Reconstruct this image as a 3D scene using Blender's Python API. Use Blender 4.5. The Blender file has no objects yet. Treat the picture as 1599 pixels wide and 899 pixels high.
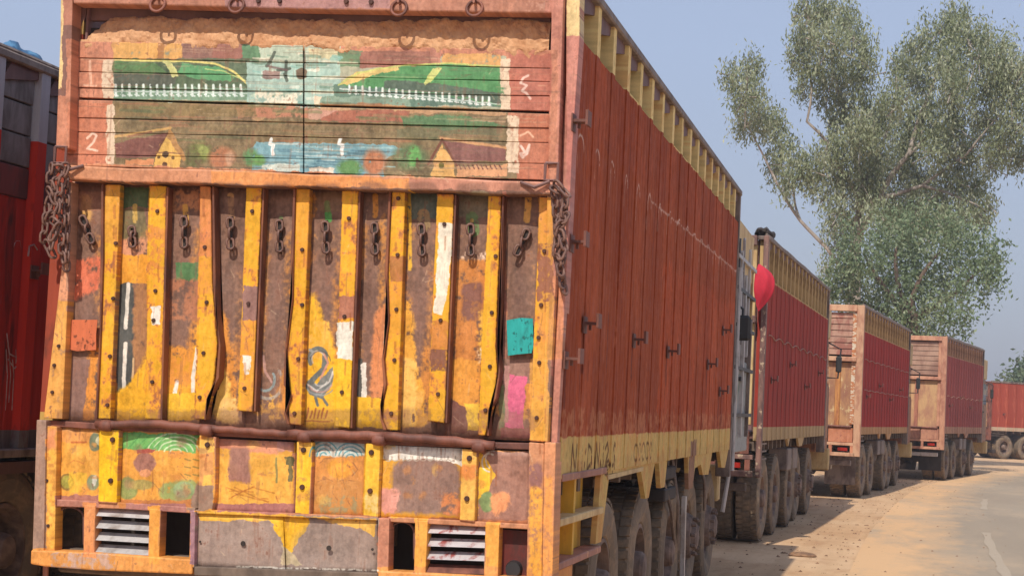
import bpy, math, random
import numpy as np
from mathutils import Matrix, Vector
random.seed(7)
rng = np.random.default_rng(11)
sc = bpy.context.scene
col = sc.collection

# ------------------------------------------------------------------ camera
FPX, YAW, PITCH, ROLL = 2772.0, .2211, .0628, .0472
EYE = 1.56
fw = Vector((-math.sin(YAW) * math.cos(PITCH), math.cos(YAW) * math.cos(PITCH), math.sin(PITCH)))
r0 = fw.cross(Vector((0, 0, 1))).normalized()
u0 = r0.cross(fw)
rt = r0 * math.cos(ROLL) + u0 * math.sin(ROLL)
up = -r0 * math.sin(ROLL) + u0 * math.cos(ROLL)
cam_d = bpy.data.cameras.new('camera')
cam = bpy.data.objects.new('camera', cam_d)
col.objects.link(cam)
cam.matrix_world = Matrix(((rt.x, up.x, -fw.x, 0), (rt.y, up.y, -fw.y, 0), (rt.z, up.z, -fw.z, EYE), (0, 0, 0, 1)))
cam_d.sensor_width = 36
cam_d.lens = FPX / 1599 * 36
cam_d.clip_start = .1
cam_d.clip_end = 3000
sc.camera = cam

# ------------------------------------------------------------------ light
SUN_EL, SUN_HEAD = math.radians(49), math.radians(8)      # light travels forward and a little to the right
w = bpy.data.worlds.new('World'); sc.world = w; w.use_nodes = True
nt = w.node_tree
sky = nt.nodes.new('ShaderNodeTexSky'); sky.sky_type = 'NISHITA'; sky.sun_disc = False
sky.sun_elevation = SUN_EL
sky.sun_rotation = math.radians(180) + SUN_HEAD
sky.air_density = 1.0; sky.dust_density = 1.6; sky.ozone_density = 1.2; sky.altitude = 0
bg = nt.nodes['Background']; bg.inputs[1].default_value = .15
# thin dust haze over the whole dome evens the blue out
hz = nt.nodes.new('ShaderNodeMix'); hz.data_type = 'RGBA'; hz.inputs[0].default_value = .85
tc_ = nt.nodes.new('ShaderNodeTexCoord'); sp_ = nt.nodes.new('ShaderNodeSeparateXYZ'); rp_ = nt.nodes.new('ShaderNodeValToRGB')
nt.links.new(tc_.outputs['Generated'], sp_.inputs[0]); nt.links.new(sp_.outputs[2], rp_.inputs[0])
rp_.color_ramp.elements[0].position = 0; rp_.color_ramp.elements[0].color = (.385, .40, .50, 1)
rp_.color_ramp.elements[1].position = .2; rp_.color_ramp.elements[1].color = (.455, .535, .74, 1)
ml_ = nt.nodes.new('ShaderNodeMix'); ml_.data_type = 'RGBA'; ml_.blend_type = 'MULTIPLY'; ml_.inputs[0].default_value = 1
nt.links.new(rp_.outputs[0], ml_.inputs[6]); ml_.inputs[7].default_value = (3.8, 3.8, 3.8, 1)
nt.links.new(ml_.outputs[2], hz.inputs[7])
nt.links.new(sky.outputs[0], hz.inputs[6]); nt.links.new(hz.outputs[2], bg.inputs[0])
sd = bpy.data.lights.new('sun', 'SUN'); sd.energy = 2.7; sd.angle = math.radians(.6); sd.color = (1, .93, .82)
so = bpy.data.objects.new('sun', sd); col.objects.link(so)
ld = Vector((math.sin(SUN_HEAD) * math.cos(SUN_EL), math.cos(SUN_HEAD) * math.cos(SUN_EL), -math.sin(SUN_EL)))
so.rotation_euler = ld.to_track_quat('-Z', 'Y').to_euler()
sc.view_settings.view_transform = 'Standard'; sc.view_settings.look = 'None'
sc.view_settings.exposure = 0.60; sc.view_settings.gamma = 1

# ------------------------------------------------------------------ helpers
def lin(c):
    return tuple(((v / 255) / 12.92 if v / 255 <= .04045 else (((v / 255) + .055) / 1.055) ** 2.4) for v in c)

ALB = .92          # paint colour (as it looks in full sun) -> reflectance
def alb(c, k=ALB):
    return tuple(v * k for v in lin(c)) + (1,)

def link(o, parent=None):
    col.objects.link(o)
    if parent is not None: o.parent = parent
    return o

def thing(name, label, cat, loc=(0, 0, 0), rz=0, group=None):
    o = bpy.data.objects.new(name, None); col.objects.link(o)
    o.empty_display_size = .3
    o.location = loc; o.rotation_euler = (0, 0, rz)
    o['label'] = label; o['category'] = cat
    if group: o['group'] = group
    return o

class MB:
    def __init__(s): s.v = []; s.f = []; s.m = []; s.uv = {}
    def add(s, vs, fs, mi=0):
        b = len(s.v); s.v += [tuple(v) for v in vs]
        s.f += [tuple(b + i for i in f) for f in fs]; s.m += [mi] * len(fs)
        return b
    def box(s, x0, x1, y0, y1, z0, z1, mi=0):
        s.add([(x0, y0, z0), (x1, y0, z0), (x1, y1, z0), (x0, y1, z0), (x0, y0, z1), (x1, y0, z1), (x1, y1, z1), (x0, y1, z1)],
              [(0, 3, 2, 1), (4, 5, 6, 7), (0, 1, 5, 4), (1, 2, 6, 5), (2, 3, 7, 6), (3, 0, 4, 7)], mi)
        return s
    def prism(s, poly, a0, a1, axis, mi=0):
        """poly: list of 2-D points, extruded along axis ('x': poly=(y,z); 'y': poly=(x,z); 'z': poly=(x,y))"""
        n = len(poly)
        def P(p, a):
            return {'x': (a, p[0], p[1]), 'y': (p[0], a, p[1]), 'z': (p[0], p[1], a)}[axis]
        s.add([P(p, a0) for p in poly] + [P(p, a1) for p in poly],
              [tuple(range(n))[::-1], tuple(range(n, 2 * n))] + [(i, (i + 1) % n, n + (i + 1) % n, n + i) for i in range(n)], mi)
        return s
    def tube(s, pts, r, n=8, mi=0, caps=True):
        pts = [Vector(p) for p in pts]; rs = r if isinstance(r, (list, tuple)) else [r] * len(pts)
        b = len(s.v); prev = None
        for i, p in enumerate(pts):
            d = (pts[min(i + 1, len(pts) - 1)] - pts[max(i - 1, 0)])
            d = d.normalized() if d.length > 1e-9 else Vector((0, 0, 1))
            if prev is None:
                a = d.cross(Vector((0, 0, 1)))
                if a.length < .1: a = d.cross(Vector((1, 0, 0)))
            else: a = prev - d * prev.dot(d)
            a.normalize(); prev = a; c = d.cross(a)
            for k in range(n):
                t = 2 * math.pi * k / n
                s.v.append(tuple(p + (a * math.cos(t) + c * math.sin(t)) * rs[i]))
        for i in range(len(pts) - 1):
            for k in range(n):
                k2 = (k + 1) % n
                s.f.append((b + i * n + k, b + i * n + k2, b + (i + 1) * n + k2, b + (i + 1) * n + k)); s.m.append(mi)
        if caps:
            s.f.append(tuple(b + k for k in range(n))[::-1]); s.m.append(mi)
            e = b + (len(pts) - 1) * n
            s.f.append(tuple(e + k for k in range(n))); s.m.append(mi)
        return s
    def lathe(s, prof, n=32, mi=0, axis='x', c=(0, 0, 0), close=False):
        """prof: list of (a, r) along the axis"""
        b = len(s.v); m = len(prof)
        for k in range(n):
            t = 2 * math.pi * k / n
            for a, r in prof:
                q = {'x': (a, r * math.cos(t), r * math.sin(t)), 'y': (r * math.cos(t), a, r * math.sin(t)), 'z': (r * math.cos(t), r * math.sin(t), a)}[axis]
                s.v.append((q[0] + c[0], q[1] + c[1], q[2] + c[2]))
        for k in range(n):
            k2 = (k + 1) % n
            for j in range(m if close else m - 1):
                j2 = (j + 1) % m
                s.f.append((b + k * m + j, b + k2 * m + j, b + k2 * m + j2, b + k * m + j2)); s.m.append(mi)
        return s
    def mesh(s, name, mats, smooth=False):
        me = bpy.data.meshes.new(name); me.from_pydata(s.v, [], s.f); me.update()
        for mt in (mats if isinstance(mats, (list, tuple)) else [mats]): me.materials.append(mt)
        if any(s.m): me.polygons.foreach_set('material_index', s.m)
        if smooth: me.polygons.foreach_set('use_smooth', [True] * len(s.f))
        return me
    def build(s, name, mats, parent=None, smooth=False, bevel=0, fix=True):
        me = s.mesh(name, mats, smooth)
        o = bpy.data.objects.new(name, me); link(o, parent)
        if fix: recalc(me)
        if bevel:
            b = o.modifiers.new('bevel', 'BEVEL'); b.width = bevel; b.segments = 1; b.limit_method = 'ANGLE'; b.angle_limit = .6
        return o

import bmesh
def recalc(me):
    bm = bmesh.new(); bm.from_mesh(me); bmesh.ops.recalc_face_normals(bm, faces=bm.faces); bm.to_mesh(me); bm.free()

def inst(o, parent, loc=(0, 0, 0), rot=(0, 0, 0), scale=(1, 1, 1), name=None):
    c = o.copy(); col.objects.link(c); c.parent = parent; c.location = loc; c.rotation_euler = rot; c.scale = scale
    return c
def child(name, me, parent, loc=(0, 0, 0), rot=(0, 0, 0), scale=(1, 1, 1)):
    o = bpy.data.objects.new(name, me); col.objects.link(o); o.parent = parent
    o.location = loc; o.rotation_euler = rot; o.scale = scale
    return o

# ------------------------------------------------------------------ node materials
def nodes(name):
    m = bpy.data.materials.new(name); m.use_nodes = True
    t = m.node_tree; b = t.nodes['Principled BSDF']
    return m, t, b
def N(t, ty, **kw):
    n = t.nodes.new(ty)
    for k, v in kw.items(): setattr(n, k, v)
    return n
def noise(t, scale, detail=4, rough=.6, stretch=None, coord='Object', dist=0):
    tc = N(t, 'ShaderNodeTexCoord'); mp = N(t, 'ShaderNodeMapping')
    if stretch: mp.inputs['Scale'].default_value = stretch
    t.links.new(tc.outputs[coord], mp.inputs[0])
    n = N(t, 'ShaderNodeTexNoise'); n.inputs['Scale'].default_value = scale; n.inputs['Detail'].default_value = detail
    n.inputs['Roughness'].default_value = rough; n.inputs['Distortion'].default_value = dist
    t.links.new(mp.outputs[0], n.inputs['Vector'])
    return n.outputs[0]
def ramp(t, src, p0, p1, c0=(0, 0, 0, 1), c1=(1, 1, 1, 1), interp='LINEAR'):
    r = N(t, 'ShaderNodeValToRGB'); e = r.color_ramp.elements; r.color_ramp.interpolation = interp
    e[0].position = p0; e[0].color = c0; e[1].position = p1; e[1].color = c1
    t.links.new(src, r.inputs[0]); return r.outputs[0]
def mix(t, f, a, b, mode='MIX'):
    m = N(t, 'ShaderNodeMix', data_type='RGBA', blend_type=mode)
    for i, v in ((0, f), (6, a), (7, b)):
        if hasattr(v, 'is_linked') or hasattr(v, 'links'): t.links.new(v, m.inputs[i])
        else: m.inputs[i].default_value = v
    return m.outputs[2]
def bump(t, b, h, strength=.3, dist=.01):
    n = N(t, 'ShaderNodeBump'); n.inputs['Strength'].default_value = strength; n.inputs['Distance'].default_value = dist
    t.links.new(h, n.inputs['Height']); t.links.new(n.outputs[0], b.inputs['Normal'])

def worn(name, base, rust, lo=.45, hi=.62, scale=5, rough=.65, stretch=(1, 1, .5), third=None, k=ALB, metal=0, var=.25):
    """worn paint: base colour, patches of a second colour, grain and streaks"""
    m, t, b = nodes(name)
    n1 = noise(t, scale, 6, .65, stretch, dist=.4)
    f = ramp(t, n1, lo, hi)
    c = mix(t, f, alb(base, k), alb(rust, k))
    if third:
        n3 = noise(t, scale * 2.3, 4, .6, (1, 1, .8))
        c = mix(t, ramp(t, n3, .58, .64), c, alb(third, k))
    n2 = noise(t, 28, 5, .7, (1, 1, .2))
    c = mix(t, var, c, ramp(t, n2, .3, .7, (.25, .22, .2, 1), (1.0, 1.0, 1.0, 1)), 'MULTIPLY')
    oi = N(t, 'ShaderNodeObjectInfo')
    rr = ramp(t, oi.outputs['Random'], 0, 1, (.8, .8, .8, 1), (1.0, 1.0, 1.0, 1))
    c = mix(t, .8, c, rr, 'MULTIPLY')
    t.links.new(c, b.inputs['Base Color'])
    b.inputs['Roughness'].default_value = rough; b.inputs['Metallic'].default_value = metal
    nb = noise(t, 60, 4, .7)
    bump(t, b, nb, .25, .004)
    return m

def zoned(name, top, mid, bot, zt, zb, k=ALB, rust=(95, 60, 50), dirt=.3, scale=4):
    """side wall paint laid on in bands by height: top band, middle field, bottom band"""
    m, t, b = nodes(name)
    tc = N(t, 'ShaderNodeTexCoord'); sx = N(t, 'ShaderNodeSeparateXYZ'); t.links.new(tc.outputs['Object'], sx.inputs[0])
    def gt(th):
        g = N(t, 'ShaderNodeMath', operation='GREATER_THAN'); t.links.new(sx.outputs[2], g.inputs[0]); g.inputs[1].default_value = th; return g.outputs[0]
    c = mix(t, gt(zb), alb(bot, k), alb(mid, k))
    c = mix(t, gt(zt), c, alb(top, k))
    f = ramp(t, noise(t, scale, 6, .7, (1, 1.5, .35), dist=.5), .56, .72)
    c = mix(t, f, c, alb(rust, k))
    n2 = noise(t, 16, 5, .7, (1, 1, .12))
    c = mix(t, dirt, c, ramp(t, n2, .3, .7, (.35, .3, .28, 1), (1, 1, 1, 1)), 'MULTIPLY')
    oi = N(t, 'ShaderNodeObjectInfo')
    c = mix(t, .7, c, ramp(t, oi.outputs['Random'], 0, 1, (.72, .72, .72, 1), (1, 1, 1, 1)), 'MULTIPLY')
    t.links.new(c, b.inputs['Base Color']); b.inputs['Roughness'].default_value = .85; b.inputs['Specular IOR Level'].default_value = .2
    bump(t, b, noise(t, 40, 4, .7), .2, .004)
    return m

M = {}
M['pink'] = worn('pink_primer_paint', (184, 128, 108), (150, 98, 84), .5, .7, 4, third=(214, 160, 120))
M['purple'] = worn('dull_purple_brown_steel', (135, 98, 92), (105, 72, 66), .4, .7, 5)
M['dark'] = worn('dark_greasy_steel', (70, 60, 55), (52, 42, 38), .4, .6, 5, rough=.8)
M['chassis'] = worn('dusty_chassis_steel', (136, 118, 104), (92, 78, 68), .4, .65, 6, rough=.85)
M['rust'] = worn('rusty_steel', (150, 92, 74), (105, 64, 54), .42, .62, 8)
M['rail'] = worn('weathered_grey_rail', (158, 140, 128), (110, 92, 84), .42, .62, 7)
M['cream'] = worn('cream_paint', (228, 198, 140), (190, 150, 100), .5, .7, 5)
M['yellow'] = worn('yellow_paint', (236, 184, 60), (190, 120, 60), .52, .68, 5)
M['orange'] = worn('orange_paint', (226, 152, 74), (180, 108, 70), .5, .68, 6)
M['plank'] = worn('grey_planks', (150, 142, 140), (112, 102, 98), .4, .6, 6)
M['grey'] = worn('grey_cab_paint', (160, 154, 158), (92, 84, 84), .46, .56, 9, third=(206, 190, 160))
M['silver'] = worn('silver_paint', (205, 200, 198), (150, 135, 125), .5, .7, 9, rough=.4)
M['silver_red'] = worn('silver_paint_flaking', (215, 205, 205), (170, 90, 85), .5, .6, 14, rough=.45)
M['black'] = worn('black_plastic', (45, 45, 48), (60, 56, 54), .5, .7, 8, rough=.5)
M['tyre'] = worn('dusty_tyre_rubber', (132, 116, 98), (168, 142, 114), .45, .65, 7, rough=.9, stretch=(1, 1, 1))
M['hub'] = worn('dirty_wheel_rim', (150, 126, 112), (108, 88, 78), .4, .6, 9, rough=.75)
M['bolt'] = worn('rusty_bolt', (96, 56, 40), (70, 42, 34), .4, .6, 9)
M['chain'] = worn('brown_chain_iron', (150, 112, 98), (104, 72, 64), .4, .6, 30, rough=.6)
def flat(name, c, rough=.6, k=ALB, trans=0, emit=0):
    m, t, b = nodes(name); b.inputs['Base Color'].default_value = alb(c, k); b.inputs['Roughness'].default_value = rough
    return m
def glassy(name):
    m, t, b = nodes(name)
    c = ramp(t, noise(t, 3, 3), .3, .7, (.02, .025, .03, 1), (.06, .07, .08, 1)); t.links.new(c, b.inputs['Base Color'])
    b.inputs['Roughness'].default_value = .08; return m
M['glass'] = glassy('dark_window_glass')
M['lamp_red'] = worn('red_lens', (170, 40, 30), (120, 30, 25), .5, .7, 9, rough=.3)
M['lamp_dark'] = worn('dull_red_board', (128, 38, 30), (84, 40, 34), .42, .6, 6)
M['cloth'] = worn('red_cloth', (214, 44, 66), (170, 30, 50), .4, .7, 3, rough=.85, var=.1)
# ------------------------------------------------------------------ surveyed points: a ray from the eye met with a plane of the place
def ray(x, y):
    return fw + rt * ((x - 799.5) / FPX) - up * ((y - 449.5) / FPX)
def on_y(x, y, Y):                      # the plane of a truck's rear
    v = ray(x, y); t = Y / v.y
    return v.x * t, v.z * t + EYE
def on_x(x, y, X):                      # the plane of a truck's side
    v = ray(x, y); t = X / v.x
    return v.y * t, v.z * t + EYE
RY, CX = 8.126, -2.90                   # rear plane and centre line of the nearest truck
SX = -1.57                              # its right side plane
# rear canvas
CX0, CX1, CZ0, CZ1 = -4.35, -1.42, .5, 3.78
TX = .0023
cw, ch = int((CX1 - CX0) / TX), int((CZ1 - CZ0) / TX)

def vnoise(h, w, cy, cx, seed):
    g = np.random.default_rng(seed).random((int(h / cy) + 3, int(w / cx) + 3)).astype(np.float32)
    y = np.arange(h, dtype=np.float32) / cy; x = np.arange(w, dtype=np.float32) / cx
    yi = y.astype(int); xi = x.astype(int); fy = y - yi; fx = x - xi
    fy = (fy * fy * (3 - 2 * fy))[:, None]; fx = (fx * fx * (3 - 2 * fx))[None]
    a = g[yi][:, xi]; b = g[yi][:, xi + 1]; c = g[yi + 1][:, xi]; d = g[yi + 1][:, xi + 1]
    return (a * (1 - fx) + b * fx) * (1 - fy) + (c * (1 - fx) + d * fx) * fy
def fbm(h, w, cy, cx, seed, o=4):
    s = np.zeros((h, w), np.float32); a = 1; tot = 0
    for i in range(o):
        s += a * vnoise(h, w, max(cy / 2 ** i, 1), max(cx / 2 ** i, 1), seed + i * 17); tot += a; a *= .6
    return s / tot

def proj_px(X, Y, Z):
    Z = Z - EYE
    z = X * fw.x + Y * fw.y + Z * fw.z
    return (799.5 + FPX * (X * rt.x + Y * rt.y + Z * rt.z) / z, 449.5 - FPX * (X * up.x + Y * up.y + Z * up.z) / z)

def blur(m, r):
    def one(a):
        c = np.cumsum(np.pad(a, ((r + 1, r), (0, 0)), 'edge'), 0); return (c[2 * r + 1:] - c[:-2 * r - 1]) / (2 * r + 1)
    return one(one(m).T).T
class Canvas:
    """a sheet of sign-painter's paint: colours brushed on in code, kept as one reflectance map"""
    def __init__(s, PX, PY, base, seed):
        s.h, s.w = PX.shape; s.PX = PX; s.PY = PY
        s.c = np.empty((s.h, s.w, 3), np.float32); s.c[:] = base
        H, W = s.h, s.w
        s.n1 = fbm(H, W, 26, 22, seed); s.n2 = fbm(H, W, 90, 60, seed + 3); s.nf = fbm(H, W, 7, 6, seed + 5, 3)
        s.ns = fbm(H, W, 120, 7, seed + 7, 3); s.nh = fbm(H, W, 5, 110, seed + 9, 3)
        s.wx = (fbm(H, W, 18, 18, seed + 21) - .5) * 2; s.wy = (fbm(H, W, 18, 18, seed + 31) - .5) * 2
    def bb(s, x0, y0, x1, y1, pad=14):
        m = (s.PX > x0 - pad) & (s.PX < x1 + pad) & (s.PY > y0 - pad) & (s.PY < y1 + pad)
        r = np.flatnonzero(m.any(1)); c = np.flatnonzero(m.any(0))
        if len(r) == 0 or len(c) == 0: return None
        return slice(r[0], r[-1] + 1), slice(c[0], c[-1] + 1)
    def put(s, sl, mask, colr, op, var):
        cc = np.array(colr, np.float32)
        v = 1 + var * (s.n1[sl] - .5) * 1.3 + var * .8 * (s.nf[sl] - .5)
        m = (mask * op)[..., None]
        s.c[sl] = s.c[sl] * (1 - m) + cc * v[..., None] * m
    def poly(s, pts, colr, op=1, warp=2.5, var=.2, chip=0, streak=0, soft=0):
        xs = [p[0] for p in pts]; ys = [p[1] for p in pts]
        sl = s.bb(min(xs), min(ys), max(xs), max(ys))
        if sl is None: return
        x = s.PX[sl] + s.wx[sl] * warp * 1.6; y = s.PY[sl] + s.wy[sl] * warp * 1.6
        ins = np.zeros(x.shape, bool); n = len(pts)
        for i in range(n):
            (x0, y0), (x1, y1) = pts[i], pts[(i + 1) % n]
            if y0 == y1: continue
            ins ^= ((y0 > y) != (y1 > y)) & (x < (x1 - x0) * (y - y0) / (y1 - y0) + x0)
        m = ins.astype(np.float32)
        if soft:
            for _ in range(2): m = blur(m, soft)
            m = np.clip((m - .5 + (s.nf[sl] - .5) * .55 + (s.n1[sl] - .5) * .5) * 2.6 + .5, 0, 1)
        if chip: m *= np.clip((s.n1[sl] * .6 + s.nf[sl] * .4 - chip) * 8 + .5, 0, 1)
        if streak: m *= np.clip((s.ns[sl] - streak) * 9 + .5, 0, 1)
        s.put(sl, m, colr, op, var)
    def rect(s, x0, y0, x1, y1, colr, **k): s.poly([(x0, y0), (x1, y0), (x1, y1), (x0, y1)], colr, **k)
    def ell(s, cx, cy, rx, ry, colr, op=1, soft=.15, warp=1.5, var=.25, chip=0, ring=0):
        sl = s.bb(cx - rx * 1.3, cy - ry * 1.3, cx + rx * 1.3, cy + ry * 1.3)
        if sl is None: return
        x = s.PX[sl] + s.wx[sl] * warp * 1.6; y = s.PY[sl] + s.wy[sl] * warp * 1.6
        d = np.sqrt(((x - cx) / rx) ** 2 + ((y - cy) / ry) ** 2)
        m = np.clip((1 - d) / soft + .5, 0, 1)
        if ring: m *= np.clip((d - ring) / soft + .5, 0, 1)
        if chip: m *= np.clip((s.n1[sl] * .6 + s.nf[sl] * .4 - chip) * 14 + .5, 0, 1)
        s.put(sl, m, colr, op, var)
    def stroke(s, pts, wd, colr, op=1, var=.2, warp=.8, chip=0):
        xs = [p[0] for p in pts]; ys = [p[1] for p in pts]
        sl = s.bb(min(xs) - wd, min(ys) - wd, max(xs) + wd, max(ys) + wd)
        if sl is None: return
        x = s.PX[sl] + s.wx[sl] * warp * 1.6; y = s.PY[sl] + s.wy[sl] * warp * 1.6
        d = np.full(x.shape, 1e9, np.float32)
        for (x0, y0), (x1, y1) in zip(pts, pts[1:]):
            dx, dy = x1 - x0, y1 - y0; L = dx * dx + dy * dy + 1e-9
            t = np.clip(((x - x0) * dx + (y - y0) * dy) / L, 0, 1)
            d = np.minimum(d, np.hypot(x - x0 - t * dx, y - y0 - t * dy))
        m = np.clip((wd / 2 - d) / 1.0 + .5, 0, 1)
        if chip: m *= np.clip((s.nf[sl] - chip) * 14 + .5, 0, 1)
        s.put(sl, m, colr, op, var)
    def arc(s, cx, cy, rx, ry, a0, a1, wd, colr, **k):
        s.stroke([(cx + rx * math.cos(math.radians(a0 + (a1 - a0) * i / 12)), cy + ry * math.sin(math.radians(a0 + (a1 - a0) * i / 12))) for i in range(13)], wd, colr, **k)
    def image(s, name, k=ALB):
        c = np.clip(s.c / 255, 0.01, 1)
        l = np.where(c <= .04045, c / 12.92, ((c + .055) / 1.055) ** 2.4) * k
        o = np.where(l <= .0031308, l * 12.92, 1.055 * np.maximum(l, 1e-6) ** (1 / 2.4) - .055)
        px = np.ones((s.h, s.w, 4), np.float32); px[..., :3] = o
        im = bpy.data.images.new(name, s.w, s.h, alpha=False)
        im.pixels.foreach_set(px.ravel()); im.update(); im.pack()
        return im

def canvas_mat(name, im, rough=.62, bmp=.3, spec=.4):
    m, t, b = nodes(name); b.inputs['Specular IOR Level'].default_value = spec
    tx = N(t, 'ShaderNodeTexImage'); tx.image = im; tx.extension = 'EXTEND'
    uv = N(t, 'ShaderNodeUVMap'); uv.uv_map = 'UVMap'; t.links.new(uv.outputs[0], tx.inputs[0])
    c = tx.outputs[0]
    n2 = noise(t, 120, 3, .7)
    c = mix(t, .16, c, ramp(t, n2, .25, .75, (.6, .58, .56, 1), (1.2, 1.2, 1.2, 1)), 'MULTIPLY')
    t.links.new(c, b.inputs['Base Color'])
    n4 = noise(t, 9, 3, .6)
    t.links.new(ramp(t, n4, .3, .7, (rough - .14,) * 3 + (1,), (rough + .16,) * 3 + (1,)), b.inputs['Roughness'])
    # dents and flaking paint
    n3 = noise(t, 45, 5, .7); nd = noise(t, 6, 2, .5)
    add = N(t, 'ShaderNodeMath', operation='MULTIPLY_ADD'); t.links.new(nd, add.inputs[0]); add.inputs[1].default_value = 4.0; t.links.new(n3, add.inputs[2])
    bump(t, b, add.outputs[0], bmp, .008)
    return m

# rear canvas painted at the scale of the rear plane
gx = CX0 + (np.arange(cw, dtype=np.float32) + .5) * TX
gz = CZ0 + (np.arange(ch, dtype=np.float32) + .5) * TX
GX, GZ = np.meshgrid(gx, gz)
PX, PY = proj_px(GX, np.float32(RY), GZ)
K = Canvas(PX.astype(np.float32), PY.astype(np.float32), (138, 100, 88), 5)
Yl, Or, Br, Pk = (242, 180, 42), (224, 146, 60), (140, 104, 86), (186, 128, 104)
W = (236, 228, 214)
# --- frame colours
K.rect(40, -60, 910, 40, Pk)
K.rect(350, -20, 610, 14, (176, 130, 124)); K.rect(820, 0, 870, 30, (226, 190, 172), op=.5, chip=.5)
K.poly([(85, -40), (100, -40), (96, 140), (80, 140)], (232, 200, 140))
K.rect(80, 150, 120, 250, (206, 138, 108))
K.rect(850, -10, 884, 700, (198, 134, 114)); K.rect(862, 60, 872, 260, (214, 146, 120), op=.7)
K.rect(856, 430, 880, 560, (220, 146, 100), op=.7)
K.rect(884, -60, 906, 58, (236, 208, 150)); K.rect(884, 58, 910, 690, (206, 140, 124))
K.rect(884, 150, 910, 320, (196, 122, 108), op=.6)
# --- planks
K.poly([(104, 60), (870, 78), (868, 284), (100, 264)], (196, 132, 104), var=.3)
K.rect(104, 160, 175, 262, (200, 124, 92), op=.7)
K.rect(795, 85, 860, 175, (190, 118, 98)); K.rect(800, 180, 858, 285, (190, 120, 92))
K.poly([(176, 70), (790, 88), (792, 176), (176, 157)], (176, 176, 150))
K.poly([(176, 157), (792, 176), (806, 280), (176, 262)], (134, 116, 84), var=.35)
K.rect(176, 66, 283, 92, (222, 170, 100), chip=.3); K.rect(246, 66, 256, 92, (150, 100, 70), op=.6)
K.rect(283, 68, 380, 96, (150, 112, 100)); K.rect(330, 70, 380, 94, (166, 110, 96), op=.6)
K.rect(378, 70, 408, 100, (108, 146, 110)); K.rect(405, 70, 530, 100, (186, 200, 178))
K.rect(482, 76, 530, 92, (208, 200, 160)); K.rect(528, 78, 566, 105, (112, 138, 104))
K.rect(562, 80, 682, 106, (160, 108, 92)); K.rect(672, 74, 688, 112, (190, 130, 110)); K.rect(690, 84, 782, 108, (218, 166, 104), chip=.35)
K.rect(176, 92, 390, 156, (100, 116, 92))
K.rect(176, 138, 400, 157, (128, 158, 132))
K.poly([(176, 95), (300, 96), (345, 104), (375, 118), (388, 131), (375, 137), (176, 137)], (88, 106, 80))
K.poly([(284, 99), (340, 106), (368, 120), (360, 128), (300, 122), (276, 112)], (96, 156, 106))
K.poly([(176, 97), (240, 98), (262, 116), (176, 114)], (96, 130, 84))
K.rect(176, 116, 275, 134, (92, 92, 84), op=.7)
K.stroke([(176, 94), (300, 96), (335, 100), (365, 112), (386, 131)], 3.4, (224, 212, 130))
K.stroke([(320, 108), (350, 112), (374, 122)], 1.6, (190, 205, 130))
K.poly([(252, 95), (268, 97), (280, 120), (270, 122)], (206, 208, 140))
for i in range(19):
    x = 180 + i * 10.9
    K.stroke([(x, 133), (x + .6, 150)], 3.6, (218, 232, 224), chip=.25); K.stroke([(x - 2, 148), (x + 4, 150)], 2.4, (218, 232, 224), chip=.3)
K.stroke([(176, 143), (385, 146)], 2, (200, 216, 208))
K.rect(385, 98, 530, 168, (172, 200, 186))
for i in range(40):
    x = 390 + rng.random() * 140; y = 82 + rng.random() * 80; l = 8 + rng.random() * 40
    c = [(222, 230, 214), (140, 188, 176), (196, 214, 190), (120, 150, 130), (232, 224, 200)][i % 5]
    K.stroke([(x, y), (x + l, y + rng.random() * 4 - 1)], 2 + rng.random() * 4, c, op=.75)
K.rect(398, 144, 470, 164, (226, 222, 200), chip=.42); K.rect(488, 150, 520, 166, (228, 214, 186), chip=.35)
for a, b_ in (((428, 82), (421, 98)), ((422, 98), (416, 104)), ((446, 96), (446, 122)), ((434, 110), (452, 108)), ((444, 116), (448, 126))):
    K.stroke([a, b_], 5, (86, 96, 84), op=.9)
K.stroke([(418, 104), (448, 110)], 3, (120, 90, 90), op=.7); K.rect(410, 112, 436, 124, (150, 110, 104), op=.7)
K.ell(471, 115, 9, 9, (112, 96, 76)); K.stroke([(474, 78), (476, 106)], 4, (110, 96, 80), op=.7)
K.stroke([(474, 60), (474, 262)], 1.6, (80, 66, 56), op=.7)
K.rect(520, 132, 785, 166, (104, 132, 116)); K.rect(500, 150, 640, 168, (140, 164, 144))
K.poly([(528, 134), (560, 116), (620, 104), (700, 100), (786, 106), (786, 166), (690, 148), (600, 139)], (92, 150, 96))
K.poly([(600, 126), (660, 128), (700, 134), (784, 146), (784, 162), (680, 146), (600, 138)], (94, 112, 96))
K.poly([(526, 134), (555, 114), (620, 102), (622, 108), (575, 122), (548, 132)], (222, 196, 124))
K.stroke([(528, 133), (560, 114), (620, 103), (700, 99), (786, 105)], 2.6, (200, 205, 120))
K.poly([(676, 107), (690, 105), (676, 126), (662, 132), (660, 128)], (206, 212, 130))
for i in range(22):
    x = 545 + i * 10.4; y0 = 134 + (x - 545) * .085
    K.stroke([(x, y0), (x + .5, y0 + 12)], 3.4, (226, 236, 230), chip=.25); K.stroke([(x - 2, y0 + 11), (x + 4, y0 + 12)], 2.4, (226, 236, 230), chip=.3)
K.stroke([(530, 139), (780, 163)], 1.8, (206, 220, 212))
K.poly([(500, 160), (790, 172), (790, 180), (500, 172)], (190, 150, 110)); K.rect(500, 172, 640, 190, (170, 108, 86), chip=.35)
K.poly([(390, 184), (470, 166), (440, 176), (400, 190)], (210, 168, 120), op=.8); K.rect(370, 164, 480, 184, (182, 126, 98), chip=.42)
K.poly([(480, 170), (526, 172), (500, 188), (480, 186)], (206, 160, 140), op=.8)
K.poly([(625, 180), (720, 180), (790, 196), (700, 204), (630, 196)], (86, 128, 88), op=.85)
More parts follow.
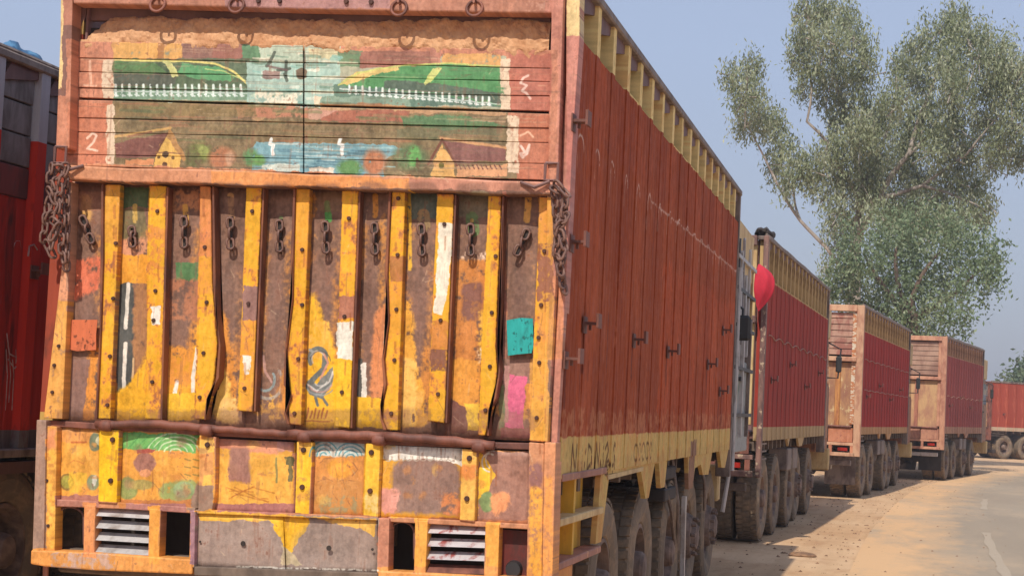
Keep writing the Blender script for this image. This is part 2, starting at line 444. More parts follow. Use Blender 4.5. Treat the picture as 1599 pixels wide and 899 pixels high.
K.rect(180, 160, 400, 182, (140, 118, 78), op=.7); K.rect(620, 200, 780, 215, (110, 112, 84), op=.6)
for i in range(46):
    x = 180 + rng.random() * 560; y = 160 + rng.random() * 62; l = 20 + rng.random() * 60
    c = [(110, 120, 78), (160, 122, 88), (96, 104, 74), (150, 136, 96), (172, 116, 84)][i % 5]
    K.stroke([(x, y), (x + l, y + l * .03)], 2 + rng.random() * 4, c, op=.5)
# left hut
K.poly([(178, 224), (262, 207), (244, 246), (180, 248)], (134, 90, 80)); K.stroke([(176, 214), (220, 208), (266, 200)], 4, (206, 166, 104))
K.stroke([(200, 214), (236, 206)], 3, (150, 110, 80))
K.poly([(260, 212), (283, 246), (280, 264), (240, 264), (243, 244)], (228, 184, 100)); K.poly([(266, 202), (292, 250), (286, 252), (260, 212)], (184, 140, 88))
K.stroke([(262, 208), (242, 244)], 2.4, (120, 80, 60)); K.stroke([(243, 238), (282, 240)], 1.6, (150, 104, 66))
K.ell(258, 242, 5, 5, (84, 64, 44)); K.ell(258, 257, 4, 4, (96, 66, 44)); K.ell(248, 246, 2.6, 2.6, (120, 90, 50)); K.ell(270, 246, 2.6, 2.6, (120, 90, 50))
K.rect(196, 249, 240, 258, (216, 150, 104))
# right hut
K.poly([(690, 219), (790, 234), (790, 250), (712, 256)], (140, 96, 88)); K.stroke([(688, 216), (740, 224), (790, 231)], 4.5, (206, 156, 110))
K.poly([(690, 226), (706, 250), (711, 277), (673, 275), (675, 252)], (226, 178, 108)); K.stroke([(690, 218), (674, 246), (668, 256)], 4, (120, 76, 60)); K.stroke([(690, 218), (714, 262)], 3.5, (120, 76, 60))
K.poly([(712, 262), (790, 256), (790, 276), (712, 276)], (212, 160, 116)); K.ell(689, 258, 4.6, 4.6, (104, 100, 40))
for i in range(10): K.stroke([(716 + i * 7, 258), (719 + i * 7, 264)], 2, (110, 70, 60))
# lake
K.poly([(400, 222), (600, 226), (640, 232), (600, 250), (600, 276), (395, 268), (385, 240)], (128, 170, 178))
for i in range(26):
    x = 398 + rng.random() * 170; y = 224 + rng.random() * 40; l = 12 + rng.random() * 40
    K.stroke([(x, y), (x + l, y + 1)], 1.6 + rng.random() * 2, [(96, 136, 150), (196, 216, 212), (86, 120, 130), (160, 196, 196)][i % 4], op=.8)
K.rect(410, 256, 470, 268, (206, 218, 206), chip=.3); K.rect(484, 262, 520, 272, (220, 214, 196), chip=.3)
for x, y in ((423, 218), (531, 218)):
    K.stroke([(x, y), (x - 2, y + 7), (x + 4, y + 9), (x + 2, y + 16), (x + 3, y + 23)], 5, (240, 244, 240))
for x, y, rx, ry, c in ((392, 246, 12, 14, (90, 134, 84)), (404, 250, 10, 9, (110, 160, 90)), (312, 238, 20, 16, (120, 124, 72)), (318, 236, 8, 10, (150, 160, 90)), (346, 246, 20, 17, (176, 118, 84)), (358, 248, 7, 12, (190, 150, 120)),
                        (545, 262, 20, 12, (96, 140, 84)), (584, 254, 18, 20, (186, 122, 86)), (640, 246, 26, 20, (104, 122, 84)), (646, 244, 10, 16, (110, 172, 96)), (300, 250, 10, 12, (110, 110, 70))):
    K.ell(x, y, rx, ry, c, soft=.5, chip=.34)
# white margins and numbers
for r in ((160, 92, 177, 155), (166, 163, 178, 258), (781, 93, 796, 172), (791, 181, 809, 270)): K.rect(*r, (222, 200, 172), chip=.38)
K.stroke([(140, 96), (142, 132)], 4, (228, 180, 152)); K.stroke([(132, 133), (150, 134)], 3, (228, 180, 152))
K.stroke([(136, 216), (144, 208), (150, 212), (146, 222), (136, 232), (152, 236)], 3.6, (240, 204, 180))
K.stroke([(824, 118), (816, 122), (812, 130), (822, 134), (814, 142), (822, 146), (828, 154)], 3.8, (236, 200, 184))
K.stroke([(812, 212), (824, 206), (832, 214)], 3, (226, 180, 150)); K.stroke([(812, 228), (820, 238), (826, 226), (822, 240), (816, 246), (812, 240), (820, 238)], 4, (236, 206, 190))
# --- middle beam
K.poly([(96, 254), (870, 284), (870, 306), (96, 282)], (206, 142, 104)); K.poly([(330, 266), (640, 280), (640, 298), (330, 290)], (228, 150, 84), op=.85)
K.rect(640, 280, 870, 306, (200, 138, 116), op=.8)
# --- drop board sheets
K.poly([(90, 282), (862, 300), (860, 700), (60, 664)], Br, var=.3)
# paint fading out to bare brown along the edges of each sheet
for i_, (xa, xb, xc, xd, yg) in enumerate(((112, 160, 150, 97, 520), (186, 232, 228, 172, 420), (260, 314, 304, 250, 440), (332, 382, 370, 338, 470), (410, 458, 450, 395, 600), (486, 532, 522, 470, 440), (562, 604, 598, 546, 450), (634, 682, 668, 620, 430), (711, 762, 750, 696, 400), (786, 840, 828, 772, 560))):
    for s_ in (0, 1):
        x0 = xb if s_ else xa; x1 = xc if s_ else xd; d_ = -1 if s_ else 1
        w0 = 5 + rng.random() * 7; w1 = 9 + rng.random() * 9
        K.poly([(x0, 300 + rng.random() * 60), (x0 + d_ * w0, 360), (x0 + d_ * w0 * .7 + (x1 - x0) * .5, yg), (x1 + d_ * w1, 600), (x1 + d_ * w1, 652), (x1 - d_ * 2, 652)], (222, 146, 62), op=.8, soft=12, chip=.36)
    K.rect(xd + 4, 610 + rng.random() * 14, xc - 4, 654, (238, 176, 66), op=.8, soft=10, chip=.34 if i_ not in (0, 4, 9) else .55)
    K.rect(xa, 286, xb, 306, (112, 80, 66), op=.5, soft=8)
    K.ell((xa + xb) / 2 - 2, 470, 12, 60, (128, 96, 84), op=.5, soft=.6, warp=4)
K.rect(126, 306, 142, 345, (222, 170, 100), chip=.3, soft=7); K.rect(110, 300, 160, 330, (160, 110, 84), op=.6)
K.poly([(110, 404), (158, 402), (154, 452), (132, 462), (108, 474)], (222, 118, 84), chip=.33, soft=7)
K.poly([(138, 540), (156, 540), (150, 655), (128, 655)], Or, chip=.42, soft=7); K.poly([(104, 560), (140, 560), (130, 650), (98, 650)], (146, 112, 100))
K.rect(186, 292, 232, 324, (86, 104, 68)); K.rect(186, 326, 228, 374, (118, 110, 74), op=.8); K.stroke([(211, 322), (211, 345)], 8, (196, 160, 80), chip=.3)
K.rect(184, 372, 232, 398, (214, 150, 112), chip=.42, soft=7); K.rect(183, 398, 230, 442, (232, 160, 52))
K.rect(182, 442, 208, 616, (88, 88, 84)); K.rect(208, 442, 230, 600, (172, 122, 80), chip=.3, soft=7)
K.stroke([(201, 444), (196, 512)], 6, W); K.stroke([(196, 536), (192, 612)], 6, W); K.stroke([(208, 560), (206, 612)], 3, (240, 200, 150))
K.poly([(200, 600), (236, 540), (230, 655), (170, 655), (172, 614)], Yl, soft=9)
K.rect(262, 296, 314, 330, (190, 130, 90), chip=.45, soft=7); K.stroke([(288, 322), (290, 352)], 8, (226, 170, 80), chip=.3)
K.rect(276, 411, 311, 438, (92, 130, 82)); K.rect(258, 436, 312, 500, (176, 116, 84), chip=.46, soft=7)
K.poly([(250, 552), (300, 556), (314, 470), (316, 655), (250, 655)], (238, 168, 48), soft=9); K.poly([(252, 540), (300, 545), (300, 600), (250, 600)], (226, 150, 60), chip=.45, soft=7)
K.stroke([(276, 596), (272, 616)], 6, W); K.stroke([(308, 544), (301, 590), (301, 616)], 6, W); K.rect(252, 614, 306, 655, (246, 190, 50))
K.stroke([(360, 306), (362, 350)], 9, (206, 156, 100), chip=.35); K.rect(352, 310, 372, 396, (150, 110, 90), op=.6)
K.poly([(332, 478), (352, 490), (364, 560), (372, 655), (332, 655)], Or, chip=.34, soft=7); K.poly([(334, 560), (356, 580), (366, 655), (330, 655)], (244, 196, 96), soft=9)
K.rect(345, 620, 372, 660, (236, 190, 110), chip=.4, soft=7)
K.stroke([(438, 340), (438, 360)], 6, (130, 140, 90)); K.rect(452, 440, 462, 560, Or, chip=.36, soft=7)
K.arc(418, 596, 24, 26, -40, 160, 5, (176, 168, 160), op=.8); K.arc(414, 592, 15, 18, -30, 170, 4, (150, 176, 180), op=.8); K.stroke([(412, 556), (414, 580), (424, 596)], 4, (206, 160, 150), op=.8)
K.poly([(440, 590), (456, 560), (456, 655), (440, 655)], Or, chip=.35, soft=7)
K.stroke([(510, 318), (512, 342)], 10, (96, 168, 84), chip=.3); K.rect(486, 300, 532, 330, (150, 116, 84), op=.6); K.rect(486, 300, 494, 340, Or, chip=.3, soft=7)
K.poly([(482, 452), (496, 470), (506, 500), (522, 530), (522, 668), (468, 668), (474, 500)], (246, 186, 44), soft=9)
K.rect(476, 500, 516, 560, (240, 180, 70), chip=.4, soft=7)
# swan
G1, G2, G3 = (112, 116, 112), (156, 160, 158), (206, 150, 130)
K.poly([(482, 592), (494, 598), (506, 584), (520, 572), (524, 590), (514, 610), (500, 622), (484, 616), (476, 604)], (126, 130, 126))
K.arc(497, 560, 14, 16, 150, 330, 6, G1); K.stroke([(508, 552), (506, 574), (488, 592), (480, 604)], 8, G1)
K.stroke([(506, 552), (512, 566), (500, 590)], 3, G3); K.stroke([(484, 546), (490, 550), (486, 556)], 4, G2)
K.stroke([(480, 600), (494, 610), (514, 596), (520, 580)], 3, (206, 204, 198)); K.stroke([(484, 612), (500, 616), (516, 602)], 2.4, G2); K.stroke([(492, 620), (496, 632)], 4, G1); K.stroke([(503, 620), (510, 632)], 4, G1)
for i in range(6): K.stroke([(478 + i * 6, 652), (481 + i * 6, 637 + i % 2 * 4)], 2.4, (170, 90, 30))
K.stroke([(474, 656), (514, 658)], 2, (190, 110, 40))
K.stroke([(586, 306), (586, 336)], 9, (226, 154, 70), chip=.25)
K.poly([(584, 490), (604, 470), (604, 620), (576, 620), (582, 540)], (222, 142, 90), chip=.3, soft=7); K.rect(556, 560, 566, 622, (92, 90, 84)); K.rect(564, 568, 572, 626, W)
K.stroke([(602, 508), (600, 540)], 4, W); K.poly([(546, 616), (600, 622), (600, 668), (546, 666)], (244, 186, 44))
K.rect(634, 300, 682, 342, (96, 108, 96), op=.9); K.stroke([(660, 336), (661, 352)], 20, (160, 130, 90), chip=.35); K.stroke([(638, 300), (640, 420)], 6, (232, 180, 56), chip=.3)
K.poly([(634, 460), (646, 500), (648, 560), (660, 600), (668, 666), (622, 666), (628, 500)], (236, 170, 64), chip=.3, soft=7); K.rect(630, 610, 662, 640, (240, 180, 90), chip=.4, soft=7)
K.rect(622, 560, 650, 666, (242, 192, 100), chip=.36, soft=7)
K.rect(712, 300, 764, 340, (132, 116, 92)); K.stroke([(736, 340), (738, 360)], 20, (110, 130, 80), chip=.3); K.stroke([(736, 344), (736, 360)], 6, (210, 170, 80), chip=.3)
K.rect(712, 392, 764, 416, (236, 206, 184), chip=.46, soft=7); K.rect(708, 404, 762, 600, (206, 132, 64), chip=.34, soft=7); K.rect(720, 440, 752, 500, (130, 84, 70), chip=.4, soft=7)
K.rect(746, 480, 764, 560, (244, 186, 70), chip=.3, soft=7); K.poly([(700, 560), (752, 560), (748, 640), (730, 640), (698, 620)], (230, 158, 66), chip=.3, soft=7)
K.rect(742, 540, 756, 566, W, chip=.4, soft=7); K.poly([(726, 630), (750, 630), (746, 672), (730, 672)], (246, 200, 70)); K.poly([(698, 620), (726, 636), (730, 676), (692, 672)], (130, 84, 72))
K.stroke([(824, 310), (822, 344)], 10, (236, 176, 90), chip=.25); K.rect(784, 300, 790, 560, (190, 120, 100), op=.7); K.rect(788, 330, 792, 500, (210, 136, 90), chip=.4, soft=7)
K.rect(790, 560, 830, 600, (160, 120, 104)); K.poly([(794, 584), (822, 588), (818, 640), (816, 676), (790, 672), (788, 640)], (224, 108, 142)); K.rect(786, 570, 794, 660, (190, 140, 130)); K.rect(778, 600, 788, 670, (120, 136, 96), op=.8)
K.rect(782, 668, 826, 684, (160, 104, 96))
# swan feathers
for a_ in range(4): K.arc(500, 594, 10 + a_ * 5, 8 + a_ * 5, 10 + a_ * 6, 150, 1.8, [(210, 210, 204), (110, 116, 118), (196, 150, 140), (156, 164, 166)][a_], op=.85)
K.arc(497, 560, 10, 12, 150, 330, 2, (206, 190, 176)); K.arc(500, 566, 16, 18, 200, 350, 1.6, (80, 84, 84), op=.7)
# --- ribs
def sheet(p, c, **k): K.poly(p, c, **k)
RIBS = {
 'a': [(164, 288), (188, 288), (172, 654), (152, 654)],
 'b': [(233, 289), (260, 290), (251, 655), (226, 654)],
 'c': [(312, 290), (329, 291), (331, 440), (335, 490), (339, 540), (334, 590), (321, 655), (303, 654), (308, 540)],
 'd': [(384, 292), (409, 293), (394, 643), (371, 641)],
 'e': [(462, 294), (484, 295), (470, 664), (452, 662), (447, 600), (449, 540), (457, 470)],
 'f': [(534, 297), (560, 298), (546, 668), (522, 666)],
 'g': [(612, 299), (633, 300), (621, 672), (604, 671), (596, 650), (598, 628), (604, 600), (601, 560), (608, 500), (606, 430)],
 'h': [(682, 302), (709, 303), (694, 660), (667, 657)],
 'i': [(762, 305), (783, 306), (777, 450), (774, 540), (776, 580), (770, 630), (757, 680), (746, 679), (750, 560)],
 'j': [(842, 307), (862, 308), (850, 690), (826, 688)],
}
CORNER = [(104, 284), (112, 284), (108, 412), (97, 654), (68, 652), (84, 520), (98, 400)]
def wide(p, d=6):
    cx = sum(q[0] for q in p) / len(p)
    return [(q[0] + (d if q[0] > cx else -d) * .8, q[1] + (4 if q[1] > 450 else -4)) for q in p]
for k_, p in RIBS.items():
    K.poly(p, Yl, warp=.5, var=.18)
    K.poly(p, (226, 146, 54), op=.7, chip=.53, warp=.5)
    K.poly(p, (170, 104, 58), op=.85, chip=.63, warp=.5)
    for (xa, ya), (xb, yb) in zip(p, p[1:]): K.stroke([(xa, ya), (xb, yb)], 2.6, (160, 96, 50), op=.7, chip=.5)
K.poly([(164, 288), (188, 288), (186, 380), (160, 380)], (230, 160, 70), op=.6)
K.rect(236, 478, 250, 506, W, chip=.35); K.rect(232, 350, 260, 420, (214, 140, 60), chip=.5)
K.rect(310, 290, 332, 400, (214, 132, 80), op=.85); K.rect(310, 400, 336, 460, (228, 152, 60), op=.6)
K.rect(378, 446, 404, 500, (150, 110, 100)); K.rect(376, 500, 400, 640, (234, 160, 60), op=.6); K.rect(380, 555, 390, 585, W, chip=.3)
K.rect(462, 294, 486, 420, (232, 156, 60), op=.5)
K.rect(528, 462, 556, 498, (176, 114, 88)); K.rect(526, 503, 551, 560, (236, 230, 214)); K.rect(520, 560, 550, 668, (246, 190, 40))
K.rect(608, 400, 634, 440, (176, 112, 70), op=.8); K.rect(604, 440, 630, 520, (232, 158, 56), op=.6)
K.poly([(684, 348), (707, 348), (702, 430), (690, 492), (676, 488), (680, 430)], (238, 226, 204)); K.rect(672, 500, 702, 575, (206, 134, 60), chip=.38); K.rect(672, 545, 700, 580, (140, 92, 70), chip=.42)
K.rect(840, 306, 864, 560, (226, 160, 76), op=.75); K.rect(838, 380, 864, 470, (150, 96, 70), chip=.46); K.rect(826, 560, 856, 690, (232, 168, 76), op=.8)
K.poly(wide(CORNER, 8), (192, 144, 116)); K.rect(66, 470, 106, 656, (232, 168, 84), chip=.3); K.rect(80, 400, 104, 470, (226, 160, 120), chip=.45)
# --- bumper
K.poly([(40, 655), (860, 690), (860, 930), (30, 930)], (200, 138, 100))
K.rect(44, 650, 74, 900, (168, 136, 118)); K.rect(72, 665, 90, 870, (234, 164, 76)); K.rect(74, 668, 86, 730, (226, 150, 100), chip=.4, soft=6); K.rect(74, 700, 88, 860, (244, 184, 80), chip=.42, soft=6)
K.poly([(92, 666), (156, 668), (154, 782), (88, 780)], (238, 172, 74)); K.rect(90, 668, 150, 690, (232, 158, 92), op=.7)
K.rect(86, 772, 156, 792, (180, 122, 104)); K.ell(104, 752, 12, 13, (176, 168, 76)); K.ell(104, 752, 12, 13, (150, 116, 60), ring=.8); K.ell(145, 753, 10, 12, (140, 150, 118)); K.ell(148, 750, 4, 8, (206, 206, 190))
K.ell(148, 690, 9, 14, (120, 130, 104)); K.ell(156, 687, 6, 7, (208, 206, 170)); K.stroke([(112, 690), (134, 690)], 3, (206, 120, 60)); K.stroke([(104, 726), (116, 718), (130, 724), (134, 712)], 1.6, (206, 120, 60), op=.6, chip=.4)
K.rect(108, 738, 134, 768, (236, 190, 60), op=.7)
K.poly([(154, 668), (186, 668), (182, 784), (154, 782)], (250, 196, 26), warp=.4)
K.poly([(188, 672), (312, 676), (336, 690), (336, 800), (184, 786)], (232, 164, 72)); K.poly([(190, 674), (310, 678), (306, 706), (260, 702), (188, 700)], (120, 186, 104))
for i in range(5): K.arc(276, 706, 8 + i * 9, 6 + i * 6, 190, 350, 2.2, (214, 232, 190), op=.9)
for i in range(4): K.stroke([(200 + i * 14, 700), (222 + i * 14, 678)], 2, (90, 160, 90), op=.7)
K.ell(228, 722, 18, 16, (166, 116, 100)); K.poly([(212, 700), (246, 700), (240, 706), (214, 708)], (180, 96, 80)); K.ell(228, 738, 10, 6, (226, 156, 110))
K.ell(200, 762, 15, 18, (150, 156, 90), chip=.3); K.ell(222, 756, 20, 8, (180, 160, 90), chip=.3); K.poly([(256, 752), (310, 748), (308, 782), (250, 780)], (156, 166, 98), chip=.36, soft=6); K.ell(288, 764, 16, 12, (150, 170, 120), chip=.4)
for cx in (294, 306):
    for cy in (716, 728, 740): K.stroke([(cx - 5, cy), (cx + 3, cy + 2)], 2.4, (160, 130, 60))
K.poly([(308, 756), (334, 756), (332, 796), (290, 796)], (162, 132, 112)); K.rect(185, 780, 300, 792, (200, 130, 70)); K.rect(196, 786, 290, 802, (176, 120, 110))
K.rect(311, 684, 336, 706, (240, 190, 90)); K.rect(310, 706, 334, 756, (228, 160, 92)); K.poly([(318, 740), (334, 740), (330, 756), (316, 756)], (238, 190, 90))
K.rect(338, 686, 458, 792, (240, 178, 76)); K.rect(338, 682, 460, 700, (214, 142, 112)); K.rect(360, 690, 450, 706, (218, 148, 114), chip=.35, soft=6); K.rect(358, 698, 392, 752, (168, 120, 104), soft=6); K.rect(336, 786, 464, 800, (176, 116, 106))
K.stroke([(432, 714), (432, 752)], 3, (150, 140, 80)); K.rect(444, 712, 460, 726, (100, 96, 60)); K.rect(450, 716, 456, 752, (120, 110, 70)); K.rect(434, 684, 462, 704, (206, 150, 140), op=.8)
for i in range(9): K.stroke([(345 + rng.random() * 90, 756 + rng.random() * 24), (352 + rng.random() * 90, 760 + rng.random() * 24)], 2, (190, 120, 50), op=.7)
K.poly([(464, 686), (488, 688), (482, 802), (460, 800)], (248, 192, 44), warp=.4); K.rect(460, 686, 488, 706, (240, 184, 70))
K.rect(488, 690, 574, 802, (218, 148, 76)); K.rect(490, 686, 572, 712, (206, 214, 206))
for i in range(4): K.arc(506, 712, 5 + i * 6, 6 + i * 6, 180, 330, 2, (96, 160, 170)); K.arc(548, 714, 6 + i * 6, 5 + i * 6, 190, 350, 2, (100, 156, 168))
K.ell(532, 730, 20, 16, (238, 164, 62)); 
for q_ in ([(496, 752), (510, 746), (524, 752), (540, 748), (560, 752)], [(524, 752), (520, 768), (528, 780)], [(540, 748), (548, 762), (542, 778), (550, 792)], [(508, 746), (500, 762), (506, 780)], [(552, 722), (558, 732), (550, 742)], [(500, 722), (508, 716), (520, 714)]): K.stroke(q_, 1.8, (150, 96, 58), op=.7, chip=.38)
K.rect(488, 750, 566, 800, (200, 140, 76), chip=.45, soft=6); K.rect(500, 775, 560, 800, (160, 140, 96), chip=.5, soft=6)
K.poly([(570, 690), (594, 692), (590, 806), (566, 803)], (246, 192, 60), warp=.4); K.rect(570, 770, 592, 800, (236, 200, 120), chip=.35, soft=6)
K.rect(594, 694, 724, 808, (234, 172, 62)); K.poly([(612, 722), (640, 712), (690, 712), (716, 724), (722, 760), (716, 806), (606, 800), (612, 760)], (150, 118, 104), soft=9)
K.poly([(598, 692), (724, 698), (722, 728), (704, 720), (660, 716), (620, 718), (598, 716)], (240, 234, 222), warp=1.5)
K.rect(594, 762, 622, 800, (224, 158, 140), chip=.3, soft=6); K.rect(690, 770, 720, 806, (214, 136, 84), chip=.4, soft=6)
for i in range(11): K.arc(606 + i * 11, 712, 6, 7, 0, 180, 1.6, (190, 180, 166))
K.poly([(721, 700), (745, 702), (741, 812), (717, 810)], (238, 182, 84), warp=.4); K.rect(718, 724, 744, 750, (216, 136, 66), chip=.4, soft=6)
K.rect(745, 704, 826, 812, (168, 122, 104)); K.poly([(748, 704), (762, 720), (774, 740), (760, 770), (750, 772), (745, 806)], (246, 192, 54)); K.arc(764, 722, 12, 14, 90, 300, 2.6, (226, 214, 196)); K.arc(770, 718, 12, 14, 120, 280, 2, (226, 214, 196))
K.ell(760, 782, 11, 16, (130, 150, 96)); K.poly([(768, 768), (796, 768), (794, 790), (776, 806), (766, 800)], (226, 150, 100), chip=.3, soft=6); K.rect(772, 700, 820, 706, (228, 160, 100)); K.rect(826, 690, 850, 900, (206, 144, 104)); K.rect(826, 720, 846, 760, (150, 104, 96), chip=.4, soft=6)
K.rect(826, 760, 846, 900, (238, 170, 70), chip=.36, soft=6); K.rect(848, 690, 872, 930, (216, 148, 104)); K.rect(848, 740, 862, 900, (232, 158, 84), chip=.4, soft=6)
for _ in range(70):
    x, y = 92 + rng.random() * 730, 672 + rng.random() * 110
    K.ell(x, y, 3 + rng.random() * 9, 2 + rng.random() * 8, [(190, 120, 60), (150, 108, 86), (240, 186, 90), (206, 134, 70)][_ % 4], op=.5, soft=.7, warp=3, chip=.45)
# lower frame of the bumper
K.rect(40, 856, 310, 920, (230, 158, 82), chip=.25); K.rect(80, 862, 180, 890, (196, 160, 140), chip=.45)
K.rect(130, 785, 150, 870, (226, 150, 92)); K.rect(232, 790, 250, 880, (236, 164, 74)); K.rect(296, 795, 305, 880, (170, 128, 136))
K.rect(590, 806, 610, 890, (200, 136, 108)); K.rect(646, 808, 668, 899, (238, 170, 76)); K.rect(758, 815, 780, 920, (236, 166, 72)); K.rect(590, 884, 830, 930, (226, 156, 86))
# centre sheets
K.poly([(305, 798), (590, 808), (590, 905), (303, 895)], (164, 142, 130), var=.16); K.poly([(310, 798), (440, 802), (480, 808), (470, 816), (400, 812), (340, 812), (312, 812)], (240, 186, 70), chip=.25)
K.poly([(418, 808), (484, 806), (482, 822), (464, 840), (456, 866), (448, 868), (440, 840), (428, 826)], (246, 190, 50)); K.poly([(484, 806), (586, 810), (586, 838), (560, 824), (520, 816)], (236, 186, 90), chip=.35)
K.poly([(440, 850), (460, 866), (470, 882), (440, 880)], (206, 186, 150)); K.stroke([(370, 884), (590, 890)], 3, (232, 222, 206), chip=.42); K.stroke([(400, 886), (450, 887)], 4, W, chip=.3)
K.poly([(303, 884), (590, 892), (590, 930), (303, 930)], (120, 100, 90)); K.ell(504, 850, 44, 34, (150, 132, 122), op=.6, soft=.4)
# rust runs under bolts and scratches
for _ in range(46):
    x = [181, 177, 246, 240, 320, 318, 394, 382, 472, 466, 545, 538, 622, 616, 694, 688, 774, 765, 850, 841, 176, 324, 474, 580, 733][_ % 25] + rng.random() * 2; y = 300 + rng.random() * 460
    K.stroke([(x, y), (x - .4, y + 10 + rng.random() * 26)], 2 + rng.random() * 2, (150, 84, 46), op=.4)
for _ in range(220):
    x, y = 70 + rng.random() * 780, 60 + rng.random() * 830; a_ = rng.normal() * .5 + (0 if y < 260 else 1.5); l = 5 + rng.random() * 22
    K.stroke([(x, y), (x + l * math.cos(a_), y + l * math.sin(a_))], .9 + rng.random() * .9, [(106, 72, 58), (226, 196, 160), (130, 88, 66)][_ % 3], op=.4, chip=.35)
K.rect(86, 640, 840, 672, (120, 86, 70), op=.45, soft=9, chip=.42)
# boards: long brushed grain and fading
for _ in range(150):
    x, y = 108 + rng.random() * 700, 68 + rng.random() * 200; l = 30 + rng.random() * 110
    K.stroke([(x, y), (x + l, y + l * .022)], .8 + rng.random() * 1.6, [(120, 96, 78), (206, 176, 144), (96, 84, 66), (176, 130, 104)][_ % 4], op=.34, chip=.3)
# --- overall wear: grain, run marks, dust
var = (K.nf - .5) * 18 + (K.ns - .5) * 24 + (K.n2 - .5) * 26
K.c += var[..., None] * np.array([1, .95, .85], np.float32)
m = np.clip((K.n1 * .5 + K.nf * .5 - .66) * 9, 0, 1)[..., None] * .6
K.c = K.c * (1 - m) + np.array((122, 80, 64), np.float32) * m
m = np.clip((K.ns * .6 + K.n1 * .4 - .62) * 10, 0, 1)[..., None] * .35
K.c = K.c * (1 - m) + np.array((128, 84, 66), np.float32) * m
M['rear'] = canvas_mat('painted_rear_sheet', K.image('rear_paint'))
rear_uv = lambda X, Z: ((X - CX0) / (CX1 - CX0), (Z - CZ0) / (CZ1 - CZ0))
del K, GX, GZ, PX, PY

# side canvas: red oxide field, yellow head and skirt bands, chalk arcs, brushed letters
SY0, SY1, SZ0, SZ1, TS = 8.0, 16.8, .9, 3.75, .0045
sw, sh_ = int((SY1 - SY0) / TS), int((SZ1 - SZ0) / TS)
GY, GZ = np.meshgrid(SY0 + (np.arange(sw, dtype=np.float32) + .5) * TS, SZ0 + (np.arange(sh_, dtype=np.float32) + .5) * TS)
S = Canvas(GY * 100, GZ * 100, (168, 80, 43), 77)          # here the brush works in centimetres along the side
S.rect(780, 290, 1700, 335, (164, 76, 46), op=.5, warp=6); S.rect(1150, 140, 1700, 250, (198, 90, 50), op=.5, warp=8)
for i in range(60):
    y = 810 + rng.random() * 850; z = 140 + rng.random() * 60
    S.rect(y, 140, y + 2 + rng.random() * 5, z, (128, 60, 46), op=.3, warp=2)
for i in range(26):
    y = 810 + rng.random() * 850; z = 200 + rng.random() * 130
    S.stroke([(y, z), (y + rng.random() * 2, z - 20 - rng.random() * 50)], 1.6, (206, 130, 110), op=.35)
S.rect(780, 330, 1700, 380, (252, 222, 152), warp=.6); S.rect(780, 80, 1700, 139.5, (222, 188, 116), warp=.5)
S.rect(780, 80, 1700, 126, (178, 140, 96), op=.5, chip=.5, warp=4)
S.rect(780, 80, 1700, 139, (190, 140, 80), op=.6, chip=.56)
S.rect(780, 330, 1700, 380, (186, 140, 84), op=.6, chip=.6)
S.rect(780, 352, 1700, 380, (140, 104, 84), op=.35, chip=.55)
for i in range(17):
    K_ = [(150, 66, 44), (204, 104, 70), (160, 82, 56)][i % 3]
    S.rect(806 + i * 48.6, 139, 806 + (i + 1) * 48.6, 330, K_, op=.10 + .22 * rng.random(), warp=.6)
    for _ in range(3):
        y = 806 + i * 48.6 + rng.random() * 48; z = 150 + rng.random() * 170
        S.stroke([(y, z), (y + rng.random(), z - 8 - rng.random() * 40)], 1.2 + rng.random() * 2, [(112, 50, 36), (214, 140, 112), (96, 46, 36)][_], op=.4, chip=.3)
for x, y in ((908, 190), (905, 378), (925, 505), (896, 560), (1000, 530), (1052, 548), (1113, 568), (1136, 515), (1131, 610)):
    Y, Z = on_x(x, y, -1.53); S.stroke([(Y * 100, Z * 100 - 3), (Y * 100 + 1, Z * 100 - 22)], 5, (104, 46, 34), op=.55, warp=2)
    S.stroke([(Y * 100 - 3, Z * 100 - 3), (Y * 100 - 2, Z * 100 - 40)], 1.6, (90, 44, 34), op=.5, chip=.35)
S.rect(806, 139, 1640, 152, (196, 140, 104), op=.5, chip=.5, warp=4)
# chalk arcs
for i in range(18):
    y = 838 + i * 47; z = 283
    r = 7 + rng.random() * 3
    S.arc(y, z - 6, r, 8, 10, 170, 1.3, (226, 196, 184), op=.9, chip=.3); S.stroke([(y - r, z - 6), (y - r - 1, z - 14 - rng.random() * 6)], 1.2, (220, 186, 172), op=.7, chip=.35)
S.stroke([(1080, 282), (1400, 283), (1650, 284)], 1.4, (226, 196, 184), op=.7, chip=.42)
for i in range(7): S.stroke([(940 + i * 100, 270), (941 + i * 100, 200 - rng.random() * 40)], .9, (206, 150, 130), op=.3, chip=.4)
S.rect(1340, 90, 1378, 132, (150, 112, 96), op=.85, warp=2)
# brushed letters on the skirt: N i D N i 2 and a flourish
DK = (96, 64, 40)
def lt(ch, y, z, w_=14, h_=13):
    P = {'N': [[(0, 0), (.1, 1), (.8, 0), (1, 1)]], 'i': [[(.4, 0), (.45, .6)], [(.45, .85), (.5, .95)]], 'D': [[(0, 0), (.1, 1), (.8, .8), (.9, .3), (0, 0)]],
         '2': [[(0, .8), (.5, 1), (.8, .7), (0, 0), (1, .05)]], 'S': [[(.9, .9), (.3, 1), (.1, .7), (.8, .4), (.6, .05), (0, .1)]], ':': [[(.3, .2), (.35, .3)], [(.4, .7), (.45, .8)]]}[ch]
    for st in P: S.stroke([(y + a * w_, z + b * h_) for a, b in st], 2.1, DK, op=.85, chip=.3)
yy = 850
for c_ in 'Ni:DNi2S': lt(c_, yy, 122); yy += 21 if c_ in 'NDS2' else 12
yy = 852
for c_ in 'iN2i': lt(c_, yy + 60, 118, 10, 8); yy += 22
for i in range(5): S.arc(1060 + i * 16, 128, 6, 5, 0, 300, 1.6, DK, op=.7, chip=.3)
